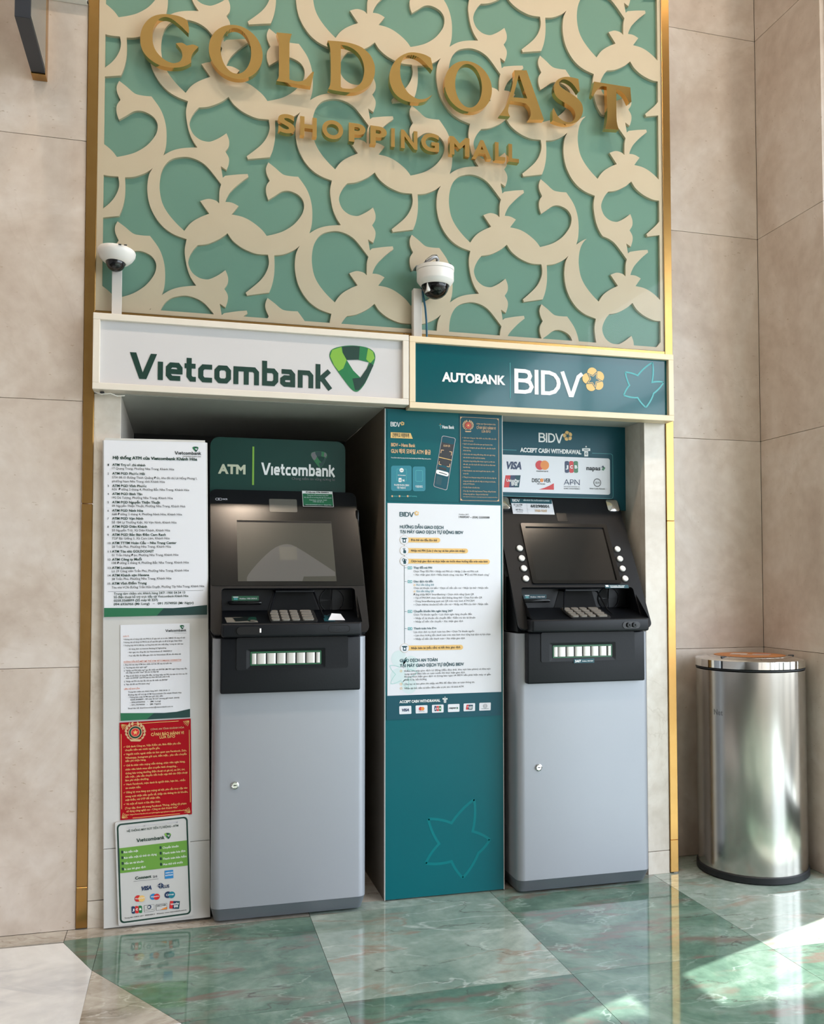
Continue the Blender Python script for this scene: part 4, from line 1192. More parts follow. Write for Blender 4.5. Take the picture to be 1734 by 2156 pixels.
p = board_sheet('red_notice', 'red police warning notice with gold print and round crest on the white board', 'notice', u0, v0, 0.2068, 0.2905, 0.002, 'notice_red', rot=0.006)
S = Sheet([(263, 1115), (985, 1072), (975, 2035), (255, 2103)], 0.2068, 0.2905, p, shf, 0.002)
police_emblem(S, 312, 532, 1138, 1306, 2, 'notice_red')
S.text('CÔNG AN TỈNH KHÁNH HÒA', 577, 915, 1190, 17, 'print_tan', 0.008)
S.text('CẢNH BÁO HÀNH VI', 580, 910, 1249, 30, 'print_gold', 0.016)
S.text('LỪA ĐẢO', 668, 822, 1274, 28, 'print_gold', 0.016)
for (tx, ind), (x0, x1, y) in zip(WARN, [(298, 877, 1369), (315, 668, 1403), (298, 935, 1446), (315, 935, 1482), (315, 525, 1513), (295, 918, 1560), (315, 840, 1599),
        (315, 915, 1638), (312, 938, 1674), (312, 550, 1709), (292, 915, 1751), (312, 468, 1787), (290, 935, 1832), (310, 938, 1871), (310, 662, 1907), (290, 662, 1950), (305, 922, 1990), (318, 835, 2021), (308, 925, 2054)]):
    S.text(tx, x0, x1, y, 19 if y < 2040 else 13, 'print_gold', 0.010)
for ln in ([(388, 1127), (862, 1096)], [(278, 1230), (270, 1990)], [(967, 1185), (962, 1915)], [(380, 2078), (855, 2030)]):
    S.line(ln, 5, 'print_gold', 3)
for cx_, cy_, sx, sy in ((280, 1130, 1, 1), (968, 1092, -1, 1), (270, 2083, 1, -1), (960, 2022, -1, -1)):
    for k in range(5):
        a = math.radians(10 + 18 * k)
        S.line([(cx_, cy_), (cx_ + sx * 34 * math.cos(a), cy_ + sy * 26 * math.sin(a)), (cx_ + sx * 62 * math.cos(a * .9), cy_ + sy * 58 * math.sin(a * .9))], 4, 'print_gold', 3)
S.done()

# --- plaque with card brands
u0, v0 = buv(0.1215, 0.0108)
p = board_sheet('card_plaque', 'white plaque with green band and card logos, lowest on the white board', 'plaque', u0, v0, 0.2140, 0.3055, 0.009, 'board_white', 0.006, rot=0.030)
S = Sheet([(457, 238), (1157, 165), (1162, 1110), (455, 1220)], 0.2140, 0.3055, p, shf, 0.009)
o_, i_ = rrect(.005, .209, .006, .3, .012, 5), rrect(.0095, .2045, .0105, .2955, .009, 5)
S.g('vcb_green', 2).ring(o_, i_, S.fm, S.d(2))
S.text('NGÂN HÀNG TMCP NGOẠI THƯƠNG VIỆT NAM', 575, 1050, 292, 15, 'ink_ghost', 0.012)
S.text('HỆ THỐNG MÁY RÚT TIỀN TỰ ĐỘNG - ATM', 570, 1053, 329, 19, 'vcb_green', 0.016)
a, b = S.P(657, 422), S.P(918, 396)
wordmark(S.g('vcb_green', 3, 'lettering'), 'Vietcombank', a[0], b[0], a[1] - .0006, 0.0074, S.fm, S.d(3))
vmark(S, 922, 982, 336, 392, 3)
S.poly([(490, 482), (1130, 405), (1130, 640), (490, 718)], 'vcb_leaf', 2)
for k, (l, xr, r_, xr2) in enumerate((('Rút tiền mặt', 668, 'Chuyển khoản', 1050), ('Rút tiền mặt từ thẻ tín dụng', 842, 'Thanh toán hóa đơn', 1112), ('Vấn tin tài khoản', 718, 'Thanh toán bảo hiểm', 1120), ('In sao kê giao dịch', 735, 'Mua thẻ trả trước', 1085))):
    yl, yr = 528 + 53.5 * k, 485 + 52 * k
    S.rect(507, 527, yl - 24, yl + 2, 'vcb_green', 3, 4); S.text(l, 532, xr, yl, 19, 'print_white', 0.012)
    S.rect(871, 890, yr - 24, yr + 2, 'vcb_green', 3, 4); S.text(r_, 900, xr2, yr, 19, 'print_white', 0.012)
S.text('Connect', 632, 785, 776, 26, 'vcb_green', 0.035, fine=True); S.text('24', 798, 842, 758, 20, 'ink_grey', 0.03)
S.line([(615, 794), (852, 768)], 3, 'ink_grey', 3)
S.poly([(912, 690), (992, 681), (992, 758), (912, 767)], 'print_blue', 3); S.text('AMERICAN', 918, 988, 718, 12, 'print_white', 0.02); S.text('EXPRESS', 918, 988, 742, 12, 'print_white', 0.02)
card_visa(S, 680, 795, 880, 36)
S.poly([(835, 832), (872, 800), (905, 828), (870, 862)], 'print_navy', 3); S.line([(835, 832), (905, 828)], 5, 'board_white', 4); S.line([(872, 800), (870, 862)], 5, 'board_white', 4)
S.text('PLUS', 872, 952, 857, 28, 'print_navy', 0.035, 5)
card_mc(S, 669, 955, 32, 3, ('print_red', 'print_gold')); S.text('MasterCard', 626, 714, 963, 11, 'print_white', 0.02, 6)
card_mc(S, 813, 936, 30, 3, ('print_blue', 'print_red')); S.text('Maestro', 776, 852, 944, 13, 'print_white', 0.02, 6)
card_mc(S, 953, 916, 32, 3, ('print_navy', 'teal_mid')); S.text('Cirrus', 918, 990, 926, 17, 'print_white', 0.02, 6)
card_jcb(S, 587, 687, 1030, 1100, 3, -0.12)
S.poly([(708, 1020), (803, 1008), (803, 1072), (708, 1084)], 'ink_grey', 3); S.poly([(711, 1023), (800, 1011), (800, 1069), (711, 1081)], 'board_white', 4); S.disc(756, 1034, 20, 'print_navy', 5); S.disc(753, 1034, 12, 'board_white', 6)
S.text('Diners Club', 718, 796, 1068, 8, 'ink', 0.01, 5)
S.poly([(820, 1008), (925, 995), (925, 1054), (820, 1067)], 'ink_grey', 3); S.poly([(823, 1011), (922, 998), (922, 1051), (823, 1064)], 'board_white', 4); S.text('DISCOVER', 828, 916, 1030, 15, 'ink', 0.02, 5); S.poly([(858, 1058), (922, 1028), (922, 1051)], 'print_orange', 5)
card_union(S, 944, 1046, 974, 1046, 3)
S.text('Trung tâm CSKH 24/7: 1900545413   Website: www.vietcombank.com.vn', 516, 1105, 1150, 12, 'ink', 0.012)
S.done()

# ================================================================== TEAL INFORMATION PANEL ON THE PIER
ip = thing('information_panel', 'full-height teal board with faint star flower between the two cash machines', 'board', (0.9335, 0, 0))
PW = 1.3440 - 0.9335
obj('sheet', G().box(0.0025, PW - 0.0025, -0.012, -0.0005, 0.004, 1.6035), 'teal_sheet', ip)
obj('edge_strip', G().box(0.0, 0.0025, -0.0125, -0.0005, 0.002, 1.6040), 'post_white', ip)
obj('edge_strip', G().box(PW - 0.0025, PW, -0.0125, -0.0005, 0.002, 1.6040), 'post_white', ip)
S = Sheet([(0, 0), (PW, 0), (PW, 1.6), (0, 1.6)], PW, 1.6, ip, lambda u, v, d: (u, -0.0121 - d, v))
STT = [(0.1465, 0.2541), (0.3054, 0.308), (0.3594, 0.171), (0.265, 0.0527), (0.1375, 0.1105)]
STI = [(0.2261, 0.2351), (0.2996, 0.2027), (0.3193, 0.1297), (0.2259, 0.11), (0.1834, 0.1707)]
star5(S, STT, STI, 0.0085)
S.done()
tfm = lambda u, v, d: (u, -d, v)
def pier_sheet(name, label, cat, x0, z0, w_, h_, base, t=0.0012):
    o = thing(name, label, cat, (x0, -0.0125, z0))
    obj('sheet', G().box(0, w_, -t, -0.0002, 0, h_), base, o)
    return o
# --- mobile withdrawal advert
p = pier_sheet('phone_advert', 'dark teal advert with tilted phone and Korean text at top left of the pier', 'poster', 0.9410, 1.2985, 0.2470, 0.3010, 'teal_deep')
S = Sheet([(95, 80), (1068, 130), (1065, 1335), (95, 1310)], 0.2470, 0.3010, p, tfm, 0.0012)
bidv(S, 140, 272, 306, 62, 'print_white', 3)
flower(S, 301, 268, 27, 'print_gold', 'teal_deep', 3)
S.text('Hana Bank', 840, 1003, 334, 42, 'print_white', 0.03)
S.line([(795, 292), (815, 300), (835, 292)], 8, 'teal_light', 3); S.line([(815, 300), (818, 342)], 8, 'teal_light', 3); S.disc(815, 280, 6, 'print_orange', 3)
S.poly([(143, 385), (412, 398), (442, 475), (143, 462)], 'print_gold', 2)
S.text('간편하고 저렴하게', 165, 390, 446, 44, 'ink', 0.012)
S.text('BIDV – Hana Bank', 147, 475, 575, 44, 'print_tan', 0.034, fine=True)
S.text('GLN 해외 모바일 ATM 출금', 147, 683, 664, 50, 'print_tan', 0.030, fine=True)
S.text('*Lưu ý: Dịch vụ hiện chỉ áp dụng cho khách hàng Hana Bank tại ATM BIDV bằng mobile app Hana', 147, 685, 735, 14, 'print_white', 0.01)
S.rect(147, 425, 838, 1178, 'teal_mid', 2, 30); S.rect(440, 612, 850, 1183, 'teal_mid', 2, 30)
S.line([(262, 882), (228, 884), (225, 960), (227, 1042), (250, 1044)], 5, 'teal_light', 3); S.line([(318, 884), (352, 886), (354, 960), (352, 1044), (330, 1046)], 5, 'teal_light', 3)
S.disc(290, 900, 28, 'print_white', 3); S.text('GLN', 274, 306, 908, 14, 'ink', 0.02, 5)
S.text('GLN International', 238, 342, 972, 12, 'print_white', 0.02)
S.rect(250, 288, 1004, 1060, 'print_white', 3, 6); S.text('S', 261, 277, 1048, 26, 'ink', 0.03, 5); S.text('N', 302, 326, 1050, 26, 'print_white', 0.04, 5)
a, b = S.P(478, 1052), S.P(575, 902)
S.g('teal_light', 3).ring(rrect(a[0], b[0], a[1], b[1], .004, 4), rrect(a[0] + .0014, b[0] - .0014, a[1] + .0014, b[1] - .0014, .003, 4), S.fm, S.d(3))
S.text('하나은행 하나머니 앱에서', 188, 390, 1110, 22, 'print_white', 0.012); S.text('이용 가능합니다', 228, 345, 1146, 22, 'print_white', 0.012); S.text('다운로드', 478, 575, 1132, 24, 'print_white', 0.012)
for x, tx, x1 in ((163, '1900 9247', 240), (262, 'bidv.com.vn', 350), (372, 'BIDV SmartBanking', 495)):
    S.disc(x, 1249, 13, 'print_tan', 3); S.text(tx, x + 20, x1, 1256, 15, 'teal_light', 0.015)
# phone
def ph(u, v): # phone-local 0..1 -> layout
    return (838 + 186 * u + (-122) * v, 430 + 36 * u + 690 * v + 20 * u * v)
def phr(u0_, u1_, v0_, v1_, r, ar=3.7):
    q = rrect(u0_, u1_, v0_ * ar, v1_ * ar, r, 4)
    return [ph(x, y / ar) for x, y in q]
S.poly(phr(0, 1, 0, 1, .14), 'metal_grey', 2, 'phone_picture')
S.poly(phr(.035, .965, .01, .99, .12), 'print_black', 3, 'phone_picture')
S.poly(phr(.06, .94, .018, .13, .08), 'teal_dark', 4, 'phone_picture')
S.poly(phr(.06, .94, .56, .985, .08), 'teal_dark', 4, 'phone_picture')
S.text('SCAN QR', 855, 945, 582, 24, 'print_tan', 0.02, 6)
for q in ([(.12, .34), (.12, .28), (.30, .275)], [(.70, .275), (.88, .275), (.88, .34)], [(.12, .50), (.12, .555), (.30, .56)], [(.70, .56), (.88, .56), (.88, .50)]):
    S.line([ph(*k) for k in q], 9, 'print_tan', 6, name='phone_picture')
S.line([ph(.04, .425), ph(.96, .425)], 9, 'print_gold', 6, name='phone_picture')
S.poly(phr(.14, .70, .60, .645, .05), 'print_black', 5, 'phone_picture')
S.poly(phr(.02, .92, .665, .745, .12), 'print_white', 6, 'phone_picture')
S.line([ph(.22, .706), ph(.80, .712)], 9, 'ink', 7, name='phone_picture')
S.poly(phr(.12, .52, .78, .94, .05), 'teal_print', 5, 'phone_picture')
S.done()
# --- small police warning
p = pier_sheet('teal_notice', 'dark teal police warning notice with crest and gold border at top right of the pier', 'notice', 1.1895, 1.2985, 0.1490, 0.3010, 'teal_dark')
S = Sheet([(1082, 178), (1603, 200), (1603, 1320), (1085, 1308)], 0.1372, 0.2830, p, lambda u, v, d: (u + 0.0028, -d, v + 0.0066), 0.0012)
a, b = (0.0, 0.0), (0.1372, 0.2830)
S.g('print_tan', 2).ring([(0, 0), (.1372, 0), (.1372, .283), (0, .283)], [(.0012, .0012), (.136, .0012), (.136, .2818), (.0012, .2818)], S.fm, S.d(2))
for cx_, cz_, sx, sy in ((0, 0, 1, 1), (.1372, 0, -1, 1), (0, .283, 1, -1), (.1372, .283, -1, -1)):
    S.g('print_tan', 3).flat([[(cx_, cz_), (cx_ + sx * .0085, cz_), (cx_, cz_ + sy * .0085)]], S.fm, S.d(3))
police_emblem(S, 1112, 1266, 225, 388, 3, 'teal')
S.text('CÔNG AN TỈNH KHÁNH HÒA', 1300, 1560, 282, 18, 'print_tan', 0.01)
S.text('CẢNH BÁO HÀNH VI', 1302, 1560, 342, 36, 'print_tan', 0.016)
S.text('LỪA ĐẢO', 1372, 1492, 390, 32, 'print_tan', 0.016)
for (tx, ind), x1, y in zip(WARN, (1568, 1260, 1520, 1558, 1225, 1553, 1420, 1548, 1553, 1215, 1540, 1195, 1568, 1558, 1275, 1345, 1563, 1460, 1580),
                            (470, 510, 553, 603, 643, 693, 738, 785, 830, 868, 915, 955, 1003, 1055, 1093, 1140, 1188, 1230, 1262)):
    S.text(tx, 1108 if not ind else 1122, x1, y, 17 if y < 1250 else 11, 'print_tan', 0.006)
S.done()
# --- white instructions
p = pier_sheet('instruction_poster', 'long white instruction poster with gold step bars on the teal pier', 'poster', 0.9425, 0.6610, 0.3925, 0.6300, 'poster_white')
DY = 230 / (270 / 1734.0)
S = Sheet([(103, 58), (1635, 95), (1630, 1137 + DY), (95, 1187 + DY)], 0.3925, 0.6300, p, tfm, 0.0012)
# faint flower bottom left
c = S.P(250, 900 + DY)
for k, (dx, dz) in enumerate(((0, .052), (.040, .034), (-.002, -.005), (.035, -.038))):
    cc = circle(c[0] + dx, c[1] + dz, .026, 24)
    S.g('mint', 1, 'emblem').flat([[q for q in clip(cc, (0.0005, .39, 0.0005, .62))]], S.fm, S.d(1))
st = star_curve(c[0] + .012, c[1] + .002, .050, math.radians(75), .1)
S.g('mint_line', 1.5, 'emblem').stroke([q for q in clip(st, (0.002, .39, 0.002, .62))], .0022, S.fm, S.d(1.5), True)
bidv(S, 265, 460, 242, 64, 'teal_print', 3)
flower(S, 497, 198, 32, 'print_gold', 'poster_white', 3)
S.text('Hotline 24/7:', 1070, 1205, 222, 18, 'ink', 0.004)
S.text('19009247 – (024) 22200588', 1070, 1485, 262, 26, 'ink', 0.018)
S.text('HƯỚNG DẪN GIAO DỊCH', 270, 860, 401, 40, 'teal_print', 0.026, fine=True)
S.text('TẠI MÁY GIAO DỊCH TỰ ĐỘNG BIDV', 270, 1128, 467, 40, 'teal_print', 0.026, fine=True)
S.rect(326, 331, 600, 480 + DY, 'teal_print', 2)
def bar(y, x1, tx, xt, s_=0.01):
    S.rect(330, x1, y - 33, y + 33, 'print_gold', 2.4, 32, slope=s_)
    S.disc(328, y, 60, 'print_tan', 3); S.disc(328, y, 57, 'poster_white', 3.5)
    S.text(tx, 418, xt, y + 14, 28, 'ink', 0.014)
bar(560, 815, 'Đưa thẻ vào đầu đọc thẻ', 770)
bar(703, 1190, 'Nhập mã PIN (Lưu ý che tay và bàn phím khi nhập)', 1150)
bar(847, 1486, 'Chọn loại giao dịch và thực hiện các bước theo hướng dẫn trên màn hình', 1455)
bar(545 + DY, 1117, 'Nhận biên lai (nếu cần) và kết thúc giao dịch', 1078, -0.012)
for y in (560, 545 + DY):
    S.rect(292, 364, y - 28, y - 14, 'teal_print', 4, name='emblem'); S.rect(306, 350, y - 18, y + 36, 'teal_print', 4, 4, name='emblem'); S.rect(318, 338, y - 6, y + 22, 'poster_white', 5, name='emblem')
for y in (703, 847):
    S.rect(314, 352, y - 4, y + 38, 'teal_print', 4, 10, name='emblem'); S.rect(318, 330, y - 24, y + 8, 'teal_print', 4, 4, name='emblem')
for k in range(3):
    for j in range(2): S.rect(306 + 14 * k, 314 + 14 * k, 703 - 32 + 12 * j, 703 - 25 + 12 * j, 'teal_print', 4, name='emblem')
S.annulus(318, 832, 22, 8, 'teal_print', 4, name='emblem'); S.annulus(344, 832, 14, 7, 'teal_print', 4, name='emblem')
for y, tx, x1 in ((948, 'Thay đổi mã PIN', 703), (1134, 'Giao dịch rút tiền', 713), (1538, 'Chuyển khoản liên ngân hàng 24/7', 980), (293 + DY, 'Thanh toán hóa đơn', 757)):
    S.text(tx, 453, x1, y, 26, 'teal_print', 0.022)
    S.rect(331, 358, y - 12, y - 8, 'teal_print', 2)
    S.rect(374, 432, y - 28, y + 8, 'teal_light', 3, 6, name='emblem'); S.rect(382, 424, y - 19, y - 1, 'poster_white', 4, 4, name='emblem'); S.rect(394, 412, y - 15, y - 5, 'teal_mid', 5, name='emblem')
T_ = '▸'
for y, x0, x1, tx in ((997, 453, 1328, 'Chọn Thay đổi PIN ▸ Nhập mã PIN cũ ▸ Nhập 2 lần mã PIN mới'), (1043, 455, 1478, '▸ Xác nhận giao dịch ▸ Nếu thành công, máy báo "Đổi mã PIN thành công"'),
 (1224, 453, 1460, 'Chọn tài khoản rút tiền ▸ Chọn số tiền cần rút ▸ Nhận lại thẻ ▸ Nhận tiền'), (1311, 453, 1267, 'Đăng nhập BIDV SmartBanking ▸ Chọn chức năng Quét QR'),
 (1357, 455, 1378, '▸ Tại ATM/CRM chọn Giao dịch không dùng thẻ ▸ Chọn Rút tiền QR'), (1402, 455, 1272, '▸ Dùng SmartBanking quét mã QR trên màn hình ATM/CRM'),
 (1448, 455, 1457, '▸ Chọn thẻ/tài khoản/số tiền cần rút ▸ Nhập mã PIN của thẻ ▸ Nhận tiền'),
 (107 + DY, 453, 1238, 'Chọn Tài khoản nguồn ▸ Lựa chọn ngân hàng chuyển đến'), (155 + DY, 455, 1285, '▸ Nhập số tài khoản cần chuyển đến ▸ Kiểm tra tên tài khoản'), (201 + DY, 455, 1117, '▸ Nhập số tiền cần chuyển ▸ Xác nhận giao dịch'),
 (341 + DY, 453, 1268, 'Lựa chọn dịch vụ thanh toán hóa đơn ▸ Chọn Tài khoản nguồn'), (387 + DY, 455, 1487, '▸ Làm theo hướng dẫn thanh toán trên màn hình theo từng loại dịch vụ lựa chọn'), (435 + DY, 455, 1140, '▸ Nhập số tiền cần thanh toán ▸ Xác nhận giao dịch')):
    S.text(tx, x0, x1, y, 25, 'ink', 0.0)
S.text('Rút tiền bằng thẻ', 493, 727, 1180, 25, 'teal_mid', 0.006); S.text('Rút tiền bằng QR', 493, 725, 1267, 25, 'teal_mid', 0.006)
S.annulus(465, 1172, 12, 5, 'print_gold', 3); S.annulus(465, 1259, 12, 5, 'print_gold', 3)
S.text('GIAO DỊCH AN TOÀN', 265, 772, 733 + DY, 40, 'teal_print', 0.026, fine=True)
S.text('TẠI MÁY GIAO DỊCH TỰ ĐỘNG BIDV', 265, 1128, 802 + DY, 40, 'teal_print', 0.026, fine=True)
for y in (855, 1030, 1087): S.annulus(280, y + DY, 15, 5, 'print_gold', 3)
for y, x1, tx in ((865, 1487, 'Kiểm tra máy giao dịch tự động (đầu đọc thẻ, khu vực bàn phím) và khu vực'), (905, 1145, 'xung quanh đảm bảo an toàn trước khi thực hiện giao dịch.'),
 (943, 1487, 'Không thực hiện giao dịch và thông báo ngay tới BIDV nếu phát hiện máy có gắn'), (983, 628, 'thiết bị lạ, bất thường.'), (1042, 1272, 'Che tay và bàn phím khi nhập mã PIN để đảm bảo an toàn thông tin.'), (1099, 1127, 'Nhận lại thẻ, tiền và kiểm đếm tiền trước khi rời khỏi ATM.')):
    S.text(tx, 327, x1, y + DY, 24, 'ink', 0.0)
S.done()
# --- strip of accepted cards below it
p = pier_sheet('card_strip', 'dark teal strip with six small white card tiles below the instruction poster', 'sign', 0.9400, 0.5825, 0.3955, 0.0783, 'teal_dark')
S = Sheet([(95, 1187), (1630, 1137), (1640, 1455), (85, 1515)], 0.3955, 0.0783, p, tfm, 0.0012)
S.text('ACCEPT CASH WITHDRAWAL', 262, 808, 1284, 34, 'print_white', 0.040, fine=True)
accept_icon(S, 840, 905, 1200, 1280, 'print_white', 3, 'teal_dark')
for k, (x0, x1, y0, y1) in enumerate(((258, 420, 1326, 1436), (478, 637, 1318, 1426), (697, 853, 1310, 1418), (912, 1068, 1302, 1409), (1123, 1278, 1293, 1399), (1335, 1490, 1285, 1391))):
    S.rect(x0, x1, y0, y1, 'poster_white', 2, 10, slope=-0.035)
    xm, ym, ww = (x0 + x1) / 2, (y0 + y1) / 2 - 3, x1 - x0
    if k == 0: card_visa(S, x0 + 28, x1 - 20, ym + 18, 34, 'print_navy')
    if k == 1: card_mc(S, xm, ym - 8, 24); S.text('mastercard', xm - 36, xm + 36, ym + 34, 9, 'ink', 0.01)
    if k == 2: card_jcb(S, xm - 46, xm + 46, ym - 38, ym + 34, 3)
    if k == 3: napas(S, x0 + 18, x1 - 18, ym + 10, 24)
    if k == 4: card_union(S, xm - 46, xm + 48, ym - 34, ym + 32)
    if k == 5: gln(S, xm, ym - 8, 26); S.line([(xm - 52, ym + 30), (xm + 52, ym + 27)], 5, 'ink_grey', 3)
S.done()

# ================================================================== HEADER BOARD IN THE RIGHT BAY
hb = thing('header_board', 'teal board reading ACCEPT CASH WITHDRAWAL with card logos above the right machine', 'sign', (1.3425, 0.146, 1.2965))
obj('sheet', G().box(0.0, 0.5422, 0.0, 0.010, 0.0, 0.3115), 'teal_dark', hb)
S = Sheet([(88, 352), (1112, 390), (1108, 738), (88, 712)], 0.4188, 0.1352, hb, lambda u, v, d: (u + 0.0600, -d, v + 0.0575), 0.0, split=True)
pw_ = rrect(-0.055, 0.4188, 0.0, 0.1352, 0.008, 5)
S.g('poster_white', 2, 'logo_panel').flat([pw_], S.fm, S.d(2))
o_ = rrect(-0.055, 0.4315, -0.0152, 0.1535, .010, 5); i_ = rrect(-0.0535, 0.4300, -0.0137, 0.1520, .009, 5)
gg = S.g('teal_light', 1)
gg.add([S.fm(q[0], q[1], S.d(1)) for q in o_] + [S.fm(q[0], q[1], S.d(1)) for q in i_], [(i, (i + 1) % len(o_), len(o_) + (i + 1) % len(o_), len(o_) + i) for i in range(len(o_))])
S.rect(215, 942, 300, 372, 'teal_dark', 1.6)
bidv(S, 428, 665, 232, 92, 'print_white', 3)
flower(S, 709, 172, 46, 'print_gold', 'teal_dark', 3)
S.text('ACCEPT CASH WITHDRAWAL', 250, 838, 326, 40, 'print_white', 0.042, fine=True)
accept_icon(S, 846, 924, 270, 370, 'print_white', 3, 'teal_dark')
S.text('VISA', 105, 262, 487, 66, 'print_navy', 0.05, 4, True, 'emblem', slant=0.2)
card_mc(S, 461, 455, 42); S.text('mastercard', 405, 515, 517, 15, 'ink', 0.012)
card_jcb(S, 677, 804, 415, 528, 4)
napas(S, 885, 1066, 500, 40)
card_union(S, 92, 252, 552, 668, 4)
S.text('DISC', 361, 440, 617, 36, 'ink', 0.022, 4, True, 'emblem'); S.disc(455, 600, 17, 'print_orange', 4, name='emblem'); S.text('VER', 473, 540, 618, 36, 'ink', 0.022, 4, True, 'emblem')
S.text('NETWORK', 410, 490, 640, 13, 'ink', 0.005)
S.poly([(425, 688), (480, 672), (530, 650), (570, 628), (570, 690)], 'print_red', 4, 'emblem')
S.text('APN', 666, 818, 643, 56, 'print_navy', -0.008, 4, True, 'emblem'); S.rect(690, 800, 624, 628, 'print_navy', 4)
S.text('ASIA PACIFIC NETWORK FOR', 665, 818, 664, 9, 'ink', 0.004); S.text('GLOBAL CHANGE RESEARCH', 665, 818, 683, 10, 'ink', 0.014)
gln(S, 986, 622, 37); S.text('Global Loyalty Network', 911, 1058, 684, 13, 'ink', 0.012)
S.done()

# ================================================================== CASH MACHINES
FO, FV, FN = Vector((0, -0.12, 0.875)), Vector((0, 0.48155, 0.87642)), Vector((0, -0.87642, 0.48155))
def ffm(u, v, d):                     # on the sloping fascia: u across, v up the slope, d outwards
    q = FO + FV * v + FN * d
    return (u, q.y, q.z)
SF, SD = Vector((0, -0.150, 0.9085)), Vector((0, 0.17, 0.034)).normalized()
SN = Vector((0, -SD.z, SD.y))
def shm(u, s_, d):                    # on the keypad shelf
    q = SF + SD * s_ + SN * d
    return (u, q.y, q.z)
def plan(x0, x1, y0, y1, r, n=6):     # plan outline, front (low y) corners rounded
    out = [(x0, y1)]
    for k in range(n + 1):
        a = math.radians(180 + 90 * k / n)
        out.append((x0 + r + r * math.cos(a), y0 + r + r * math.sin(a)))
    for k in range(n + 1):
        a = math.radians(270 + 90 * k / n)
        out.append((x1 - r + r * math.cos(a), y0 + r + r * math.sin(a)))
    out.append((x1, y1))
    return out
def loft(g, rings):
    n = len(rings[0])
    vs_ = [p for r in rings for p in r]
    fs = [tuple(range(n)), tuple(range((len(rings) - 1) * n, len(rings) * n))]
    for i in range(len(rings) - 1):
        fs += [(i * n + k, i * n + (k + 1) % n, (i + 1) * n + (k + 1) % n, (i + 1) * n + k) for k in range(n)]
    return g.add(vs_, fs)
def capsule(u0, u1, v0, v1, n=8):
    return rrect(u0, u1, v0, v1, (v1 - v0) / 2 - 1e-5, n)
FM = lambda Y: (lambda u, v, d: (u, Y - d, v))

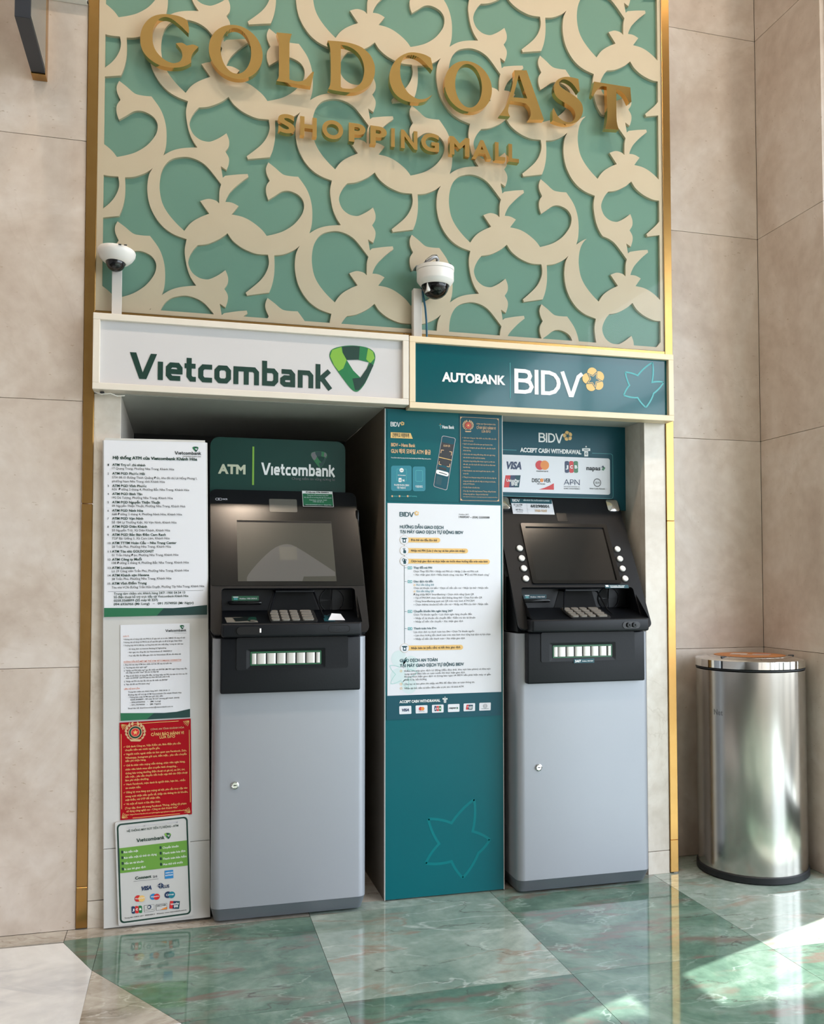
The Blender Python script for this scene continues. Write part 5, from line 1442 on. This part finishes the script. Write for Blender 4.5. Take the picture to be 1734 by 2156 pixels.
def cash_machine(name, label, xc, kind, W=0.236):
    t = thing(name, label, 'cash machine', (xc, 0, 0))
    # lower cabinet
    g = G()
    pl = plan(-W, W, -0.090, 0.55, 0.026)
    loft(g, [[(p[0], p[1], 0.050) for p in pl], [(p[0], p[1], 0.860) for p in pl]])
    body = obj('lower_cabinet', g, 'silver_paint', t, smooth=35)
    g = G()
    pb = plan(-W + 0.010, W - 0.010, -0.066, 0.55, 0.018)
    loft(g, [[(p[0], p[1], 0.008) for p in pb], [(p[0], p[1], 0.0495) for p in pl]])
    obj('kick_plate', g, 'silver_kick', t, smooth=30)
    for sx in (-0.19, 0.19):
        for y in (0.0, 0.48):
            obj('foot', G().lathe([(0.016, 0.0), (0.016, 0.006), (0.010, 0.009)], sx, y, 14), 'rubber_black', t)
    lock = obj('lock', G().lathe([(0.0115, 0.0), (0.0115, 0.004), (0.0085, 0.006), (0.008, 0.0045)], -0.168, -0.090, 24, 'Y', cz=0.4172), 'chrome', body, smooth=40)
    obj('keyhole', G().box(-0.1725, -0.1635, -0.0955, -0.0935, 0.4160, 0.4184), 'black_void', body)
    # cash dispenser
    disp = obj('dispenser_panel', G().box(-0.2145, 0.2115, -0.116, -0.0885, 0.6955, 0.8640, 0.005, 3), 'dark_panel', t, smooth=35)
    dm = FM(-0.116)
    o_ = rrect(-0.168, 0.172, 0.7660, 0.8635, 0.006, 3)
    i_ = rrect(-0.139, 0.101, 0.7680, 0.8290, 0.004, 3)
    i2 = rrect(-0.126, 0.088, 0.7795, 0.8205, 0.002, 3)
    obj('raised_plate', G().prism(o_, [i_], dm, -0.0008, 0.0035), 'dark_panel', disp)
    n = len(i_)
    obj('slot_funnel', G().add([dm(p[0], p[1], 0.0030) for p in i_] + [dm(p[0], p[1], 0.0004) for p in i2], [(k, (k + 1) % n, n + (k + 1) % n, n + k) for k in range(n)]), 'dark_plastic', disp, solid=False)
    obj('slot_rim', G().prism(rrect(-0.1265, 0.0885, 0.7790, 0.8210, 0.003, 3), [rrect(-0.1235, 0.0850, 0.7830, 0.8160, 0.002, 3)], dm, 0.0, 0.0025), 'rim_green', disp)
    obj('slot_back', G().rect(-0.1240, 0.0860, 0.7820, 0.8170, dm, 0.0003), 'black_void', disp, solid=False)
    wseg = 0.0298
    for k in range(8):
        x0 = -0.1230 + k * wseg - (0.013 if k else 0)
        x1 = -0.1230 + 0.0145 if k == 0 else x0 + wseg - 0.0038
        x1 = min(x1, 0.0845)
        g = G()
        m_ = 6
        vs_ = []
        for j in range(m_ + 1):
            a = math.pi * j / m_
            xx = (x0 + x1) / 2 - math.cos(a) * (x1 - x0) / 2
            dd = 0.0005 + 0.0032 * math.sin(a) ** 0.5
            vs_ += [dm(xx, 0.7835, dd), dm(xx, 0.8155, dd)]
        g.add(vs_, [(2 * j, 2 * j + 2, 2 * j + 3, 2 * j + 1) for j in range(m_)])
        obj('shutter_blade', g, 'shutter_white', disp, smooth=50, solid=False)
    # upper cabinet, cheeks, fascia
    obj('upper_cabinet', G().profile([(0.028, 0.864), (0.028, 1.04), (0.168, 1.316), (0.176, 1.325), (0.55, 1.325), (0.55, 0.864)] if kind == 'a' else [(0.028, 0.864), (0.028, 1.04), (0.125, 1.235), (0.150, 1.262), (0.55, 1.262), (0.55, 0.864)], -W + 0.004, W - 0.004), 'silver_side', t)
    for s_ in (-1, 1):
        a, b = sorted((s_ * 0.2122, s_ * (W - 0.004)))
        obj('cheek', G().profile([(-0.088, 0.866), (0.0275, 0.866), (0.0275, 1.05), (-0.012, 1.02)], a, b), 'dark_plastic', t)
    out = rrect(-0.244, 0.240, 0.0, 0.527, 0.022, 6)
    fas = obj('fascia', G().prism(out, [rrect(-0.2105, 0.2055, 0.030, 0.157, 0.010, 4)], ffm, -0.009, 0.0), 'dark_plastic', t)
    obj('console_lip', G().box(-0.2135, 0.2075, -0.158, -0.100, 0.8665, 0.9088, 0.007, 3), 'dark_panel', t, smooth=35)
    g = G()
    a = 0.2105
    A, B = shm(0, 0.0, 0), shm(0, 0.172, 0)
    BY = B[1]
    TZ = 1.018
    g.add([(-a, A[1], A[2]), (a, A[1], A[2]), (a, BY, B[2]), (-a, BY, B[2])], [(0, 1, 2, 3)])
    g.add([(-a, BY, B[2]), (a, BY, B[2]), (a, BY, TZ), (-a, BY, TZ)], [(0, 1, 2, 3)])
    T = ffm(0, 0.157, -0.01)
    g.add([(-a, BY, TZ), (a, BY, TZ), (a, T[1], T[2]), (-a, T[1], T[2])], [(0, 1, 2, 3)])
    for s_ in (-1, 1):
        g.add([(s_ * a, A[1], A[2]), (s_ * a, BY, B[2]), (s_ * a, BY, TZ), (s_ * a, T[1], T[2])], [(0, 1, 2, 3)])
    rec = obj('console_recess', g, 'dark_plastic', t, solid=False)
    rb = FM(BY)
    # card slot, hood, dial
    slot = obj('card_slot', G().box(-0.186, -0.084, BY - 0.018, BY, 0.9605, 0.9720, 0.004, 2), 'dark_gloss', rec, smooth=40)
    obj('slot_mouth', G().box(-0.178, -0.092, BY - 0.0185, BY - 0.0175, 0.9655, 0.9672), 'black_void', rec)
    col = 'green_band' if kind == 'a' else 'teal_print'
    st_ = obj('slot_sticker', G().box(-0.176, -0.092, BY - 0.0008, BY, 0.9735, 0.9880), col, rec)
    SS = Sheet([(0, 0), (84, 0), (84, 14), (0, 14)], 0.084, 0.0145, rec, lambda u, v, d: (u - 0.176, BY - d, v + 0.9735), 0.0009)
    SS.text('Hotline: 1900 545413' if kind == 'a' else 'Hotline: 1900 9247', 24, 78, 10, 4, 'print_white', 0.02)
    SS.rect(4, 20, 2, 5, 'print_white', 2); SS.rect(6, 18, 6, 12, 'teal_light', 2)
    SS.done()
    hx = [(-0.066, 0.936), (-0.046, 1.000), (-0.040, 1.004), (0.072, 1.004), (0.078, 1.000), (0.098, 0.936)]
    obj('keypad_hood_back', G().prism(hx, [], rb, 0.0, 0.002), 'black_void', rec)
    for (xa, xb) in ((-0.066, -0.045), (0.098, 0.077)):
        obj('keypad_hood_edge', G().tube([(xa, -0.105, 0.922), (xa * .97 + xb * .03, -0.07, 0.935), (xb, -0.030, 0.998), (xb, BY, 1.004)], [0.0025, 0.003, 0.003, 0.0025], 8), 'dark_plastic', rec, smooth=60)
    obj('keypad_hood_top', G().box(-0.045, 0.077, -0.036, BY, 0.999, 1.006, 0.002), 'dark_plastic', rec)
    g = G().lathe([(0.0395, 0.0), (0.0395, 0.006), (0.0385, 0.007), (0.0380, 0.003)], 0.1415, BY, 32, 'Y', cz=0.9730, cap=False)
    dial = obj('receipt_dial', g, 'frame_grey', rec, smooth=40)
    dq = FM(BY - 0.0005)
    cc = (0.1415, 0.9730)
    def sector(a0, a1, r=0.0355):
        return [cc] + [(cc[0] + r * math.cos(math.radians(a0 + (a1 - a0) * k / 10)), cc[1] + r * math.sin(math.radians(a0 + (a1 - a0) * k / 10))) for k in range(11)]
    obj('dial_quarter', G().prism(sector(6, 88), [], dq, 0.0, 0.005), 'dark_plastic', rec)
    obj('dial_quarter', G().prism(sector(272, 354), [], dq, 0.0, 0.0025), 'dark_plastic', rec)
    obj('dial_quarter', G().prism(sector(100, 174), [], dq, 0.0, 0.001), 'black_void', rec)
    obj('dial_quarter', G().prism(sector(186, 260), [], dq, 0.0, 0.001), 'black_void', rec)
    # keypad, tipped up towards the back
    kpm = lambda u, q, d: shm(u, q, d + 0.09 * q)
    kp = obj('keypad', G().prism(rrect(-0.070, 0.074, 0.006, 0.110, 0.006, 3), [], kpm, -0.0005, 0.003), 'black_void', rec)
    for rI in range(4):
        for cI, (ux, wx) in enumerate(((-0.053, 0.025), (-0.0225, 0.025), (0.008, 0.025), (0.046, 0.034))):
            s0 = 0.010 + rI * 0.0245
            obj('key', G().prism(rrect(ux - wx / 2, ux + wx / 2, s0, s0 + 0.0175, 0.006, 3), [], kpm, 0.0032, 0.0075), 'key_grey', kp)
    obj('maker_badge', G().ring(rrect(-0.226, -0.213, 0.4835, 0.4925, .0042, 4), rrect(-0.2245, -0.2145, 0.4850, 0.4910, .0028, 4), ffm, 0.0006)
        .ring(rrect(-0.217, -0.204, 0.4835, 0.4925, .0042, 4), rrect(-0.2155, -0.2055, 0.4850, 0.4910, .0028, 4), ffm, 0.0008), 'ink_ghost', fas, solid=False, kind='stuff')
    g = G(); text(g, 'NCR', -0.202, -0.187, 0.4855, 0.006, ffm, 0.0006, 0.03)
    obj('maker_name', g, 'ink_ghost', fas, solid=False, kind='stuff')
    if kind == 'a':
        gp = obj('glass_panel', G().prism(rrect(-0.2415, 0.2375, 0.166, 0.471, 0.004, 3), [], ffm, 0.0, 0.0012), 'dark_gloss', t)
        sq = [(-0.160, 0.181), (0.149, 0.181), (0.148, 0.408), (-0.160, 0.408)]
        scr = obj('screen', G().poly(sq, ffm, 0.0016), 'screen_grey', gp, solid=False)
        hill = catmull([(-0.133, 0.1815, 1), (-0.128, 0.205, 0), (-0.085, 0.262, 0), (-0.040, 0.305, 0), (0.0, 0.318, 0), (0.035, 0.302, 0), (0.100, 0.252, 0), (0.1465, 0.215, 1), (0.1465, 0.200, 1), (0.045, 0.198, 1), (0.040, 0.1815, 1)], 3)
        obj('screen_image', G().flat([hill], ffm, 0.0019), 'screen_shape', gp, solid=False)
        obj('screen_icon', G().rect(-0.028, 0.028, 0.258, 0.308, ffm, 0.0022), 'sensor_grey', gp, solid=False)
        obj('screen_shadow_line', G().rect(-0.158, 0.147, 0.400, 0.407, ffm, 0.0019), 'dark_panel', gp, solid=False)
        obj('sensor_window', G().prism(rrect(-0.053, 0.038, 0.442, 0.493, 0.004, 3), [], ffm, 0.0, 0.0018), 'sensor_grey', t)
        stk = obj('info_sticker', G().prism([(0.058, 0.466), (0.161, 0.466), (0.161, 0.529), (0.058, 0.529)], [], ffm, 0.0, 0.0008), 'green_band', t)
        SS = Sheet([(0, 0), (103, 0), (103, 63), (0, 63)], 0.103, 0.063, stk, lambda u, v, d: ffm(u + 0.058, v + 0.466, d), 0.0009)
        SS.rect(0, 103, 0, 11, 'print_white', 1); SS.rect(0, 1.2, 0, 63, 'print_white', 1); SS.rect(101.8, 103, 0, 63, 'print_white', 1); SS.rect(0, 103, 61.8, 63, 'print_white', 1)
        SS.text('Số hiệu máy ATM: 00000014', 12, 90, 8.5, 6, 'ink', 0.02)
        for y, x0, x1, tx in ((20, 16, 88, 'Trung tâm hỗ trợ khách hàng 24/7'), (29, 6, 98, 'Khi cần hỗ trợ vui lòng liên hệ Vietcombank'), (39, 22, 82, 'Contact center 24/7'), (46, 34, 70, '1900 54 54 13'), (58, 8, 95, 'www.vietcombank.com.vn - Khánh Hòa')):
            SS.text(tx, x0, x1, y, 4, 'mint', 0.01)
        SS.done()
        obj('side_latch', G().box(0.2325, 0.246, 0.080, 0.130, 1.215, 1.275, 0.006, 2), 'dark_gloss', t, smooth=40)
        # lip fittings
        obj('jack_cover', G().prism(capsule(-0.170, -0.098, 0.8755, 0.8985), [], FM(-0.158), 0.0, 0.006), 'black_void', t)
        obj('jack_end', G().box(-0.104, -0.0985, -0.1650, -0.1625, 0.8800, 0.8940, 0.001), 'chrome', t)
        obj('blank_plate', G().ring(capsule(0.103, 0.171, 0.8770, 0.9000), capsule(0.1045, 0.1695, 0.8785, 0.8985), FM(-0.158), 0.0005), 'black_void', t, solid=False)
        pic = obj('shelf_sticker', G().prism([(-0.198, 0.012), (-0.106, 0.012), (-0.112, 0.075), (-0.202, 0.075)], [], shm, 0.0, 0.001), 'key_grey', rec)
        SS = Sheet([(0, 0), (92, 0), (92, 63), (0, 63)], 0.092, 0.063, pic, lambda u, v, d: shm(u - 0.198, v + 0.012, d), 0.0011)
        SS.poly([(20, 8), (70, 4), (60, 50), (26, 56)], 'print_black', 2); SS.poly([(50, 2), (90, 0), (90, 45), (66, 60)], 'vcb_green', 1); SS.rect(66, 82, 40, 58, 'print_black', 3); SS.poly([(70, 44), (86, 44), (82, 54), (70, 54)], 'key_grey', 4)
        SS.done()
        # topper
        tp_out = [(-0.2425, 1.3255)] + [(-0.2425 + 0.030 + 0.030 * math.cos(math.radians(180 - 9 * k)), 1.4825 + 0.030 * math.sin(math.radians(180 - 9 * k))) for k in range(11)] + \
                 [(0.2076 - 0.030 + 0.030 * math.cos(math.radians(90 - 9 * k)), 1.4825 + 0.030 * math.sin(math.radians(90 - 9 * k))) for k in range(11)] + [(0.2076, 1.3255)]
        tp = obj('topper', G().prism(tp_out, [], FM(0.150), -0.040, 0.0), 'topper_green', t)
        SS = Sheet([(66, 76), (1392, 130), (1390, 632), (68, 600)], 0.4501, 0.1825, tp, lambda u, v, d: (u - 0.2425, 0.150 - d, v + 1.3300), 0.0, split=True)
        SS.text('ATM', 145, 415, 424, 84, 'print_cream', 0.045, fine=True)
        SS.rect(481, 499, 172, 537, 'vcb_light', 3, name='divider')
        SS.wordmark('Vietcombank', 568, 1283, 440, 82, 'print_white')
        vmark(SS, 1053, 1213, 218, 372, 3, ('vcb_mid', 'ink_grey', 'green_band_dark'))
        SS.text('Chung niềm tin vững tương lai', 868, 1288, 487, 24, 'ink_grey', 0.0)
        SS.done()
    else:
        gp = obj('screen', G().rect(-0.152, 0.151, 0.180, 0.400, ffm, 0.0006), 'screen_dark', t, solid=False)
        obj('screen_bezel', G().prism(rrect(-0.166, 0.164, 0.170, 0.412, 0.006, 3), [rrect(-0.1505, 0.1495, 0.182, 0.398, 0.003, 3)], ffm, 0.0, 0.006), 'dark_gloss', t)
        for sx in (-1, 1):
            for k in range(4):
                u = -0.1865 if sx < 0 else 0.184
                v = 0.310 - 0.040 * k
                ub = u - sx * 0.0
                gg = G().prism(circle(u, v, 0.0155, 20), [], ffm, 0.0, 0.0012)
                col_ = obj('button_collar', gg, 'black_void', t)
                a0, a1 = sorted((u - sx * 0.012, sx * 0.165))
                obj('button_channel', G().rect(a0, a1, v - 0.004, v + 0.002, ffm, 0.0010), 'black_void', t, solid=False)
                gg = G()
                rings = []
                for r_, d_ in ((0.0112, 0.001), (0.0112, 0.005), (0.0095, 0.0068), (0.006, 0.0060)):
                    rings.append([ffm(q[0], q[1], d_) for q in circle(u, v, r_, 20)])
                loft(gg, rings)
                obj('function_button', gg, 'button_white', t, smooth=40)
        for u0_, u1_ in ((-0.238, -0.192), (0.188, 0.234)):
            gg = G()
            o1 = rrect(u0_, u1_, 0.472, 0.521, 0.008, 4)
            cx_, cy_ = (u0_ + u1_) / 2, 0.4965
            rings = [[ffm(p[0], p[1], 0.0) for p in o1], [ffm(p[0], p[1], 0.004) for p in o1]]
            for k_, dd in ((.7, .0065), (.35, .0082), (.05, .0086)):
                rings.append([ffm(cx_ + (p[0] - cx_) * k_, cy_ + (p[1] - cy_) * k_, dd) for p in o1])
            loft(gg, rings)
            obj('convex_mirror', gg, 'mirror_silver', t, smooth=40)
        obj('camera_window', G().prism(rrect(-0.020, 0.019, 0.424, 0.460, 0.004, 3), [], ffm, 0.0, 0.0012), 'cam_black', t)
        stk = obj('number_sticker', G().prism([(-0.184, 0.4535), (-0.026, 0.4535), (-0.024, 0.518), (-0.183, 0.518)], [], ffm, 0.0, 0.0008), 'poster_white', t)
        SS = Sheet([(148, 775), (545, 785), (575, 930), (175, 920)], 0.159, 0.0645, stk, lambda u, v, d: ffm(u - 0.184, v + 0.4535, d), 0.0009)
        SS.rect(150, 548, 776, 818, 'teal_print', 1, slope=0.025)
        bidv(SS, 170, 240, 806, 24, 'print_white', 3)
        SS.text('MIỄN PHÍ RÚT TIỀN, CHUYỂN KHOẢN TẠI ATM BIDV', 275, 525, 800, 12, 'mint', 0.02)
        SS.text('Số máy ATM', 182, 262, 842, 14, 'ink', 0.012); SS.text('(ATM ID)', 200, 255, 860, 11, 'ink_grey', 0)
        SS.text('60298001', 345, 520, 862, 27, 'ink', 0.022)
        SS.text('24/7 Hỗ trợ', 200, 268, 890, 14, 'ink', 0.012); SS.text('(Hotline)', 210, 265, 908, 11, 'ink_grey', 0)
        SS.text('1900 9247', 385, 502, 905, 22, 'print_tan', 0.02)
        SS.line([(305, 825), (318, 925)], 2, 'ink_ghost', 2)
        SS.done()
        stk = obj('strip_sticker', G().prism([(0.100, 0.153), (0.190, 0.153), (0.190, 0.166), (0.100, 0.166)], [], ffm, 0.0, 0.0008), 'teal_print', t)
        g = G(); g.rect(0.103, 0.114, 0.158, 0.165, ffm, 0.0012); g.rect(0.120, 0.172, 0.1555, 0.158, ffm, 0.0012); text(g, 'HOTLINE 1900 9247', 0.119, 0.176, 0.1605, 0.003, ffm, 0.0012, 0.03)
        obj('print', g, 'print_white', stk, solid=False, kind='stuff')
        stk = obj('cash_sticker', G().prism([(-0.052, 0.7605), (0.022, 0.7605), (0.022, 0.7745), (-0.052, 0.7745)], [], dm, 0.0036, 0.0042), 'teal_print', t)
        g = G(); text(g, '24/7', -0.048, -0.026, 0.7640, 0.007, dm, 0.0044, 0.05); text(g, 'Hotline: 1900 9247', -0.022, 0.018, 0.7655, 0.003, dm, 0.0044, 0.03)
        obj('print', g, 'print_white', stk, solid=False, kind='stuff')
        obj('jack_plate', G().prism(capsule(0.108, 0.172, 0.8750, 0.8985), [], FM(-0.158), 0.0, 0.002), 'dark_gloss', t)
        for u in (0.130, 0.151):
            obj('jack', G().lathe([(0.0085, 0.0), (0.0085, 0.005), (0.006, 0.006), (0.0025, 0.0055), (0.0025, 0.002)], u, -0.160, 18, 'Y', cz=0.8868), 'rubber_black', t, smooth=40)
    return t
m1 = cash_machine('cash_machine', 'silver and black cash machine with a green Vietcombank topper in the left bay', 0.6225, 'a')
m2 = cash_machine('cash_machine', 'silver and black cash machine with white side buttons in the right bay', 1.6055, 'b', 0.241)
# papers left on the left machine's ledge
def ledge(u, s_, d):
    q = shm(u, s_, d)
    return (q[0] + 0.6225, q[1], q[2])
lf = obj('leaflet', G().prism([(0.095, 0.012), (0.128, 0.010), (0.132, 0.085), (0.098, 0.088)], [], ledge, 0.0006, 0.0016), 'teal_print')
tag(lf, 'small teal leaflet lying on the left machine ledge under a folded slip', 'leaflet')
slp = obj('paper_slip', G().add([ledge(*p) for p in ((0.108, 0.020, 0.0020), (0.160, 0.016, 0.0020), (0.150, 0.046, 0.015), (0.122, 0.048, 0.017), (0.110, 0.080, 0.0020), (0.160, 0.076, 0.0020))], [(0, 1, 2, 3), (3, 2, 5, 4)]), 'poster_white', solid=False)
tag(slp, 'small folded white paper slip standing on the left machine ledge', 'paper')

# ================================================================== DOME CAMERAS ON POSTS ABOVE THE SIGNS
c1 = thing('dome_camera', 'white bowl-shaped dome camera on a flat post at the panel left edge', 'camera', (0.0815, -0.072, 1.8400))
obj('post', G().box(-0.001, 0.028, 0.036, 0.041, 0.0, 0.165, 0.001), 'post_white', c1)
obj('post_arm', G().box(-0.001, 0.028, -0.010, 0.036, 0.161, 0.165), 'metal_grey', c1)
prof = [(0.054, 0.195), (0.0555, 0.192), (0.0545, 0.182), (0.048, 0.170), (0.038, 0.160), (0.030, 0.1565), (0.028, 0.158)]
h_ = obj('housing', G().lathe(prof, 0, 0, 40), 'cam_white', c1, smooth=40)
h_.rotation_euler = (math.radians(-4), math.radians(4), 0)
d_ = obj('dome', G().lathe([(0.0278 * math.cos(math.radians(9 * k)), 0.1585 - 0.0285 * math.sin(math.radians(9 * k))) for k in range(11)], 0, 0, 32), 'cam_black', c1, smooth=60)
d_.rotation_euler = (math.radians(-4), math.radians(4), 0)
for k_, x in enumerate((0.022, 0.038)):
    obj('paint_chip', G().box(x, x + 0.008, -0.046, -0.040, 0.1935, 0.1955), 'cable_dark', c1)

c2 = thing('dome_camera', 'white drum-shaped dome camera with blue cable on a post between the signs', 'camera', (1.0885, -0.078, 1.8380))
obj('post', G().box(-0.0645, -0.036, 0.036, 0.0645, 0.0, 0.166, 0.0015), 'post_white', c2)
obj('post_arm', G().box(-0.062, -0.010, 0.010, 0.050, 0.2285, 0.234), 'metal_grey', c2)
obj('mounting_ring', G().lathe([(0.0600, 0.228), (0.0625, 0.2265), (0.0625, 0.2155), (0.0610, 0.2145)], 0, 0, 44), 'cam_white', c2, smooth=40)
obj('body', G().lathe([(0.0612, 0.214), (0.0612, 0.184), (0.0600, 0.181), (0.0500, 0.1680), (0.0465, 0.1665), (0.0455, 0.1690)], 0, 0, 44), 'cam_white', c2, smooth=40)
obj('dome', G().lathe([(0.0450 * math.cos(math.radians(9 * k)), 0.1690 - 0.0450 * math.sin(math.radians(9 * k))) for k in range(11)], 0, 0, 36), 'dome_glass', c2, smooth=60)
obj('lens_unit', G().lathe([(0.034, 0.1685), (0.034, 0.150), (0.026, 0.140), (0.014, 0.136), (0.001, 0.135)], 0.006, -0.006, 24), 'cam_black', c2, smooth=40)
obj('inner_cradle', G().box(-0.036, -0.024, -0.030, 0.006, 0.140, 0.1685, 0.003), 'cam_white', c2)
obj('clamp', G().tube([(-0.042, 0.0, 0.229), (-0.028, -0.010, 0.246), (-0.012, -0.012, 0.258), (0.000, -0.010, 0.262), (0.007, -0.006, 0.254), (0.004, 0.0, 0.230)], [0.005, 0.007, 0.008, 0.007, 0.006, 0.006], 10), 'metal_grey', c2, smooth=60)
for x, y in ((-0.040, -0.030), (0.046, -0.020)):
    obj('screw', G().lathe([(0.0018, 0.222), (0.0018, 0.2395), (0.0008, 0.2405)], x, y, 8), 'cable_dark', c2)
obj('cable', G().tube([(-0.034, 0.045, 0.175), (-0.033, 0.028, 0.135), (-0.029, 0.020, 0.100), (-0.0255, 0.018, 0.055), (-0.0235, 0.020, 0.0)], 0.0034, 10), 'cable_teal', c2, smooth=60)

# ================================================================== WASTE BIN IN THE CORNER
bn = thing('waste_bin', 'round brushed steel waste bin standing in the right corner', 'waste bin', (2.2810, -0.0330, 0.0))
obj('base_ring', G().lathe([(0.180, 0.0), (0.1935, 0.004), (0.1935, 0.024), (0.190, 0.027)], 0, 0, 72), 'rubber_black', bn, smooth=40)
obj('body', G().lathe([(0.1880, 0.027), (0.1880, 0.7180), (0.180, 0.7200)], 0, 0, 96), 'steel_brushed', bn, smooth=40)
obj('gasket', G().lathe([(0.182, 0.7200), (0.1885, 0.7215), (0.1885, 0.7255), (0.182, 0.7265)], 0, 0, 72, cap=False), 'rubber_black', bn, smooth=40)
lid = obj('lid', G().lathe([(0.186, 0.7265), (0.1900, 0.7285), (0.1900, 0.7545), (0.1865, 0.7580), (0.172, 0.7600), (0.150, 0.7640), (0.148, 0.7620)], 0, 0, 96), 'steel_polished', bn, smooth=40)
fl_ = obj('swing_flap', G().lathe([(0.146, 0.7615), (0.146, 0.7650), (0.10, 0.7668), (0.0005, 0.7675)], 0, 0, 64), 'steel_polished', bn, smooth=30)
obj('flap_sticker', G().lathe([(0.124, 0.7664), (0.08, 0.7680), (0.0005, 0.7685)], 0, 0, 64, cap=False), 'bin_sticker', fl_)
bfm = lambda u, v, d: (u * math.cos(-.42) - v * math.sin(-.42), u * math.sin(-.42) + v * math.cos(-.42), 0.7690)
for (x0, x1, y0, y1, m) in ((-0.060, 0.000, 0.020, 0.034, 'print_white'), (-0.070, -0.010, -0.020, -0.002, 'print_white'), (0.010, 0.075, -0.012, 0.004, 'print_white'), (0.020, 0.080, 0.018, 0.030, 'print_red'), (-0.040, 0.060, -0.052, -0.042, 'print_white')):
    obj('sticker_mark', G().flat([rrect(x0, x1, y0, y1, .005, 3)], bfm, 0), m, fl_, solid=False)
for a in (math.radians(200), math.radians(-20)):
    obj('pivot', G().box(0.147 * math.cos(a) - 0.010, 0.147 * math.cos(a) + 0.010, 0.147 * math.sin(a) - 0.004, 0.147 * math.sin(a) + 0.004, 0.761, 0.767, 0.001), 'cable_dark', bn)
g = G()
wrap = lambda u, v, d: (0.1885 * math.cos(u), 0.1885 * math.sin(u), v)
text(g, 'Net', math.radians(196), math.radians(207), 0.5650, 0.020, wrap, 0, 0.0)
obj('print', g, 'ink_grey', bn, solid=False, kind='stuff')

# ================================================================== FITTINGS HIGH ON THE LEFT WALL
dv_ = thing('projecting_display', 'dark navy box projecting from the left wall on a gold mounting plate', 'wall fixture', (-0.1355, 0, 2.5560))
obj('mounting_plate', G().box(-0.0205, 0.0210, -0.040, -0.0005, 0.0, 0.75, 0.001), 'brushed_gold', dv_)
obj('case', G().box(-0.0200, 0.0200, -0.322, -0.0405, 0.004, 0.75, 0.001), 'navy_box', dv_)
obj('side_pane', G().box(0.0201, 0.0212, -0.318, -0.050, 0.012, 0.74), 'grey_glass', dv_)
wb = thing('junction_box', 'white box fixed high on the left wall beside the gold strip', 'wall fixture', (-0.054, 0, 2.8125))
obj('case', G().box(-0.053, 0.052, -0.030, -0.0005, 0.0, 0.16, 0.003), 'cam_white', wb)
obj('cable', G().tube([(0.030, -0.033, 0.06), (0.040, -0.033, 0.018), (0.0490, -0.030, 0.006), (0.0535, -0.012, 0.0)], 0.002, 8), 'cable_dark', wb, smooth=60)
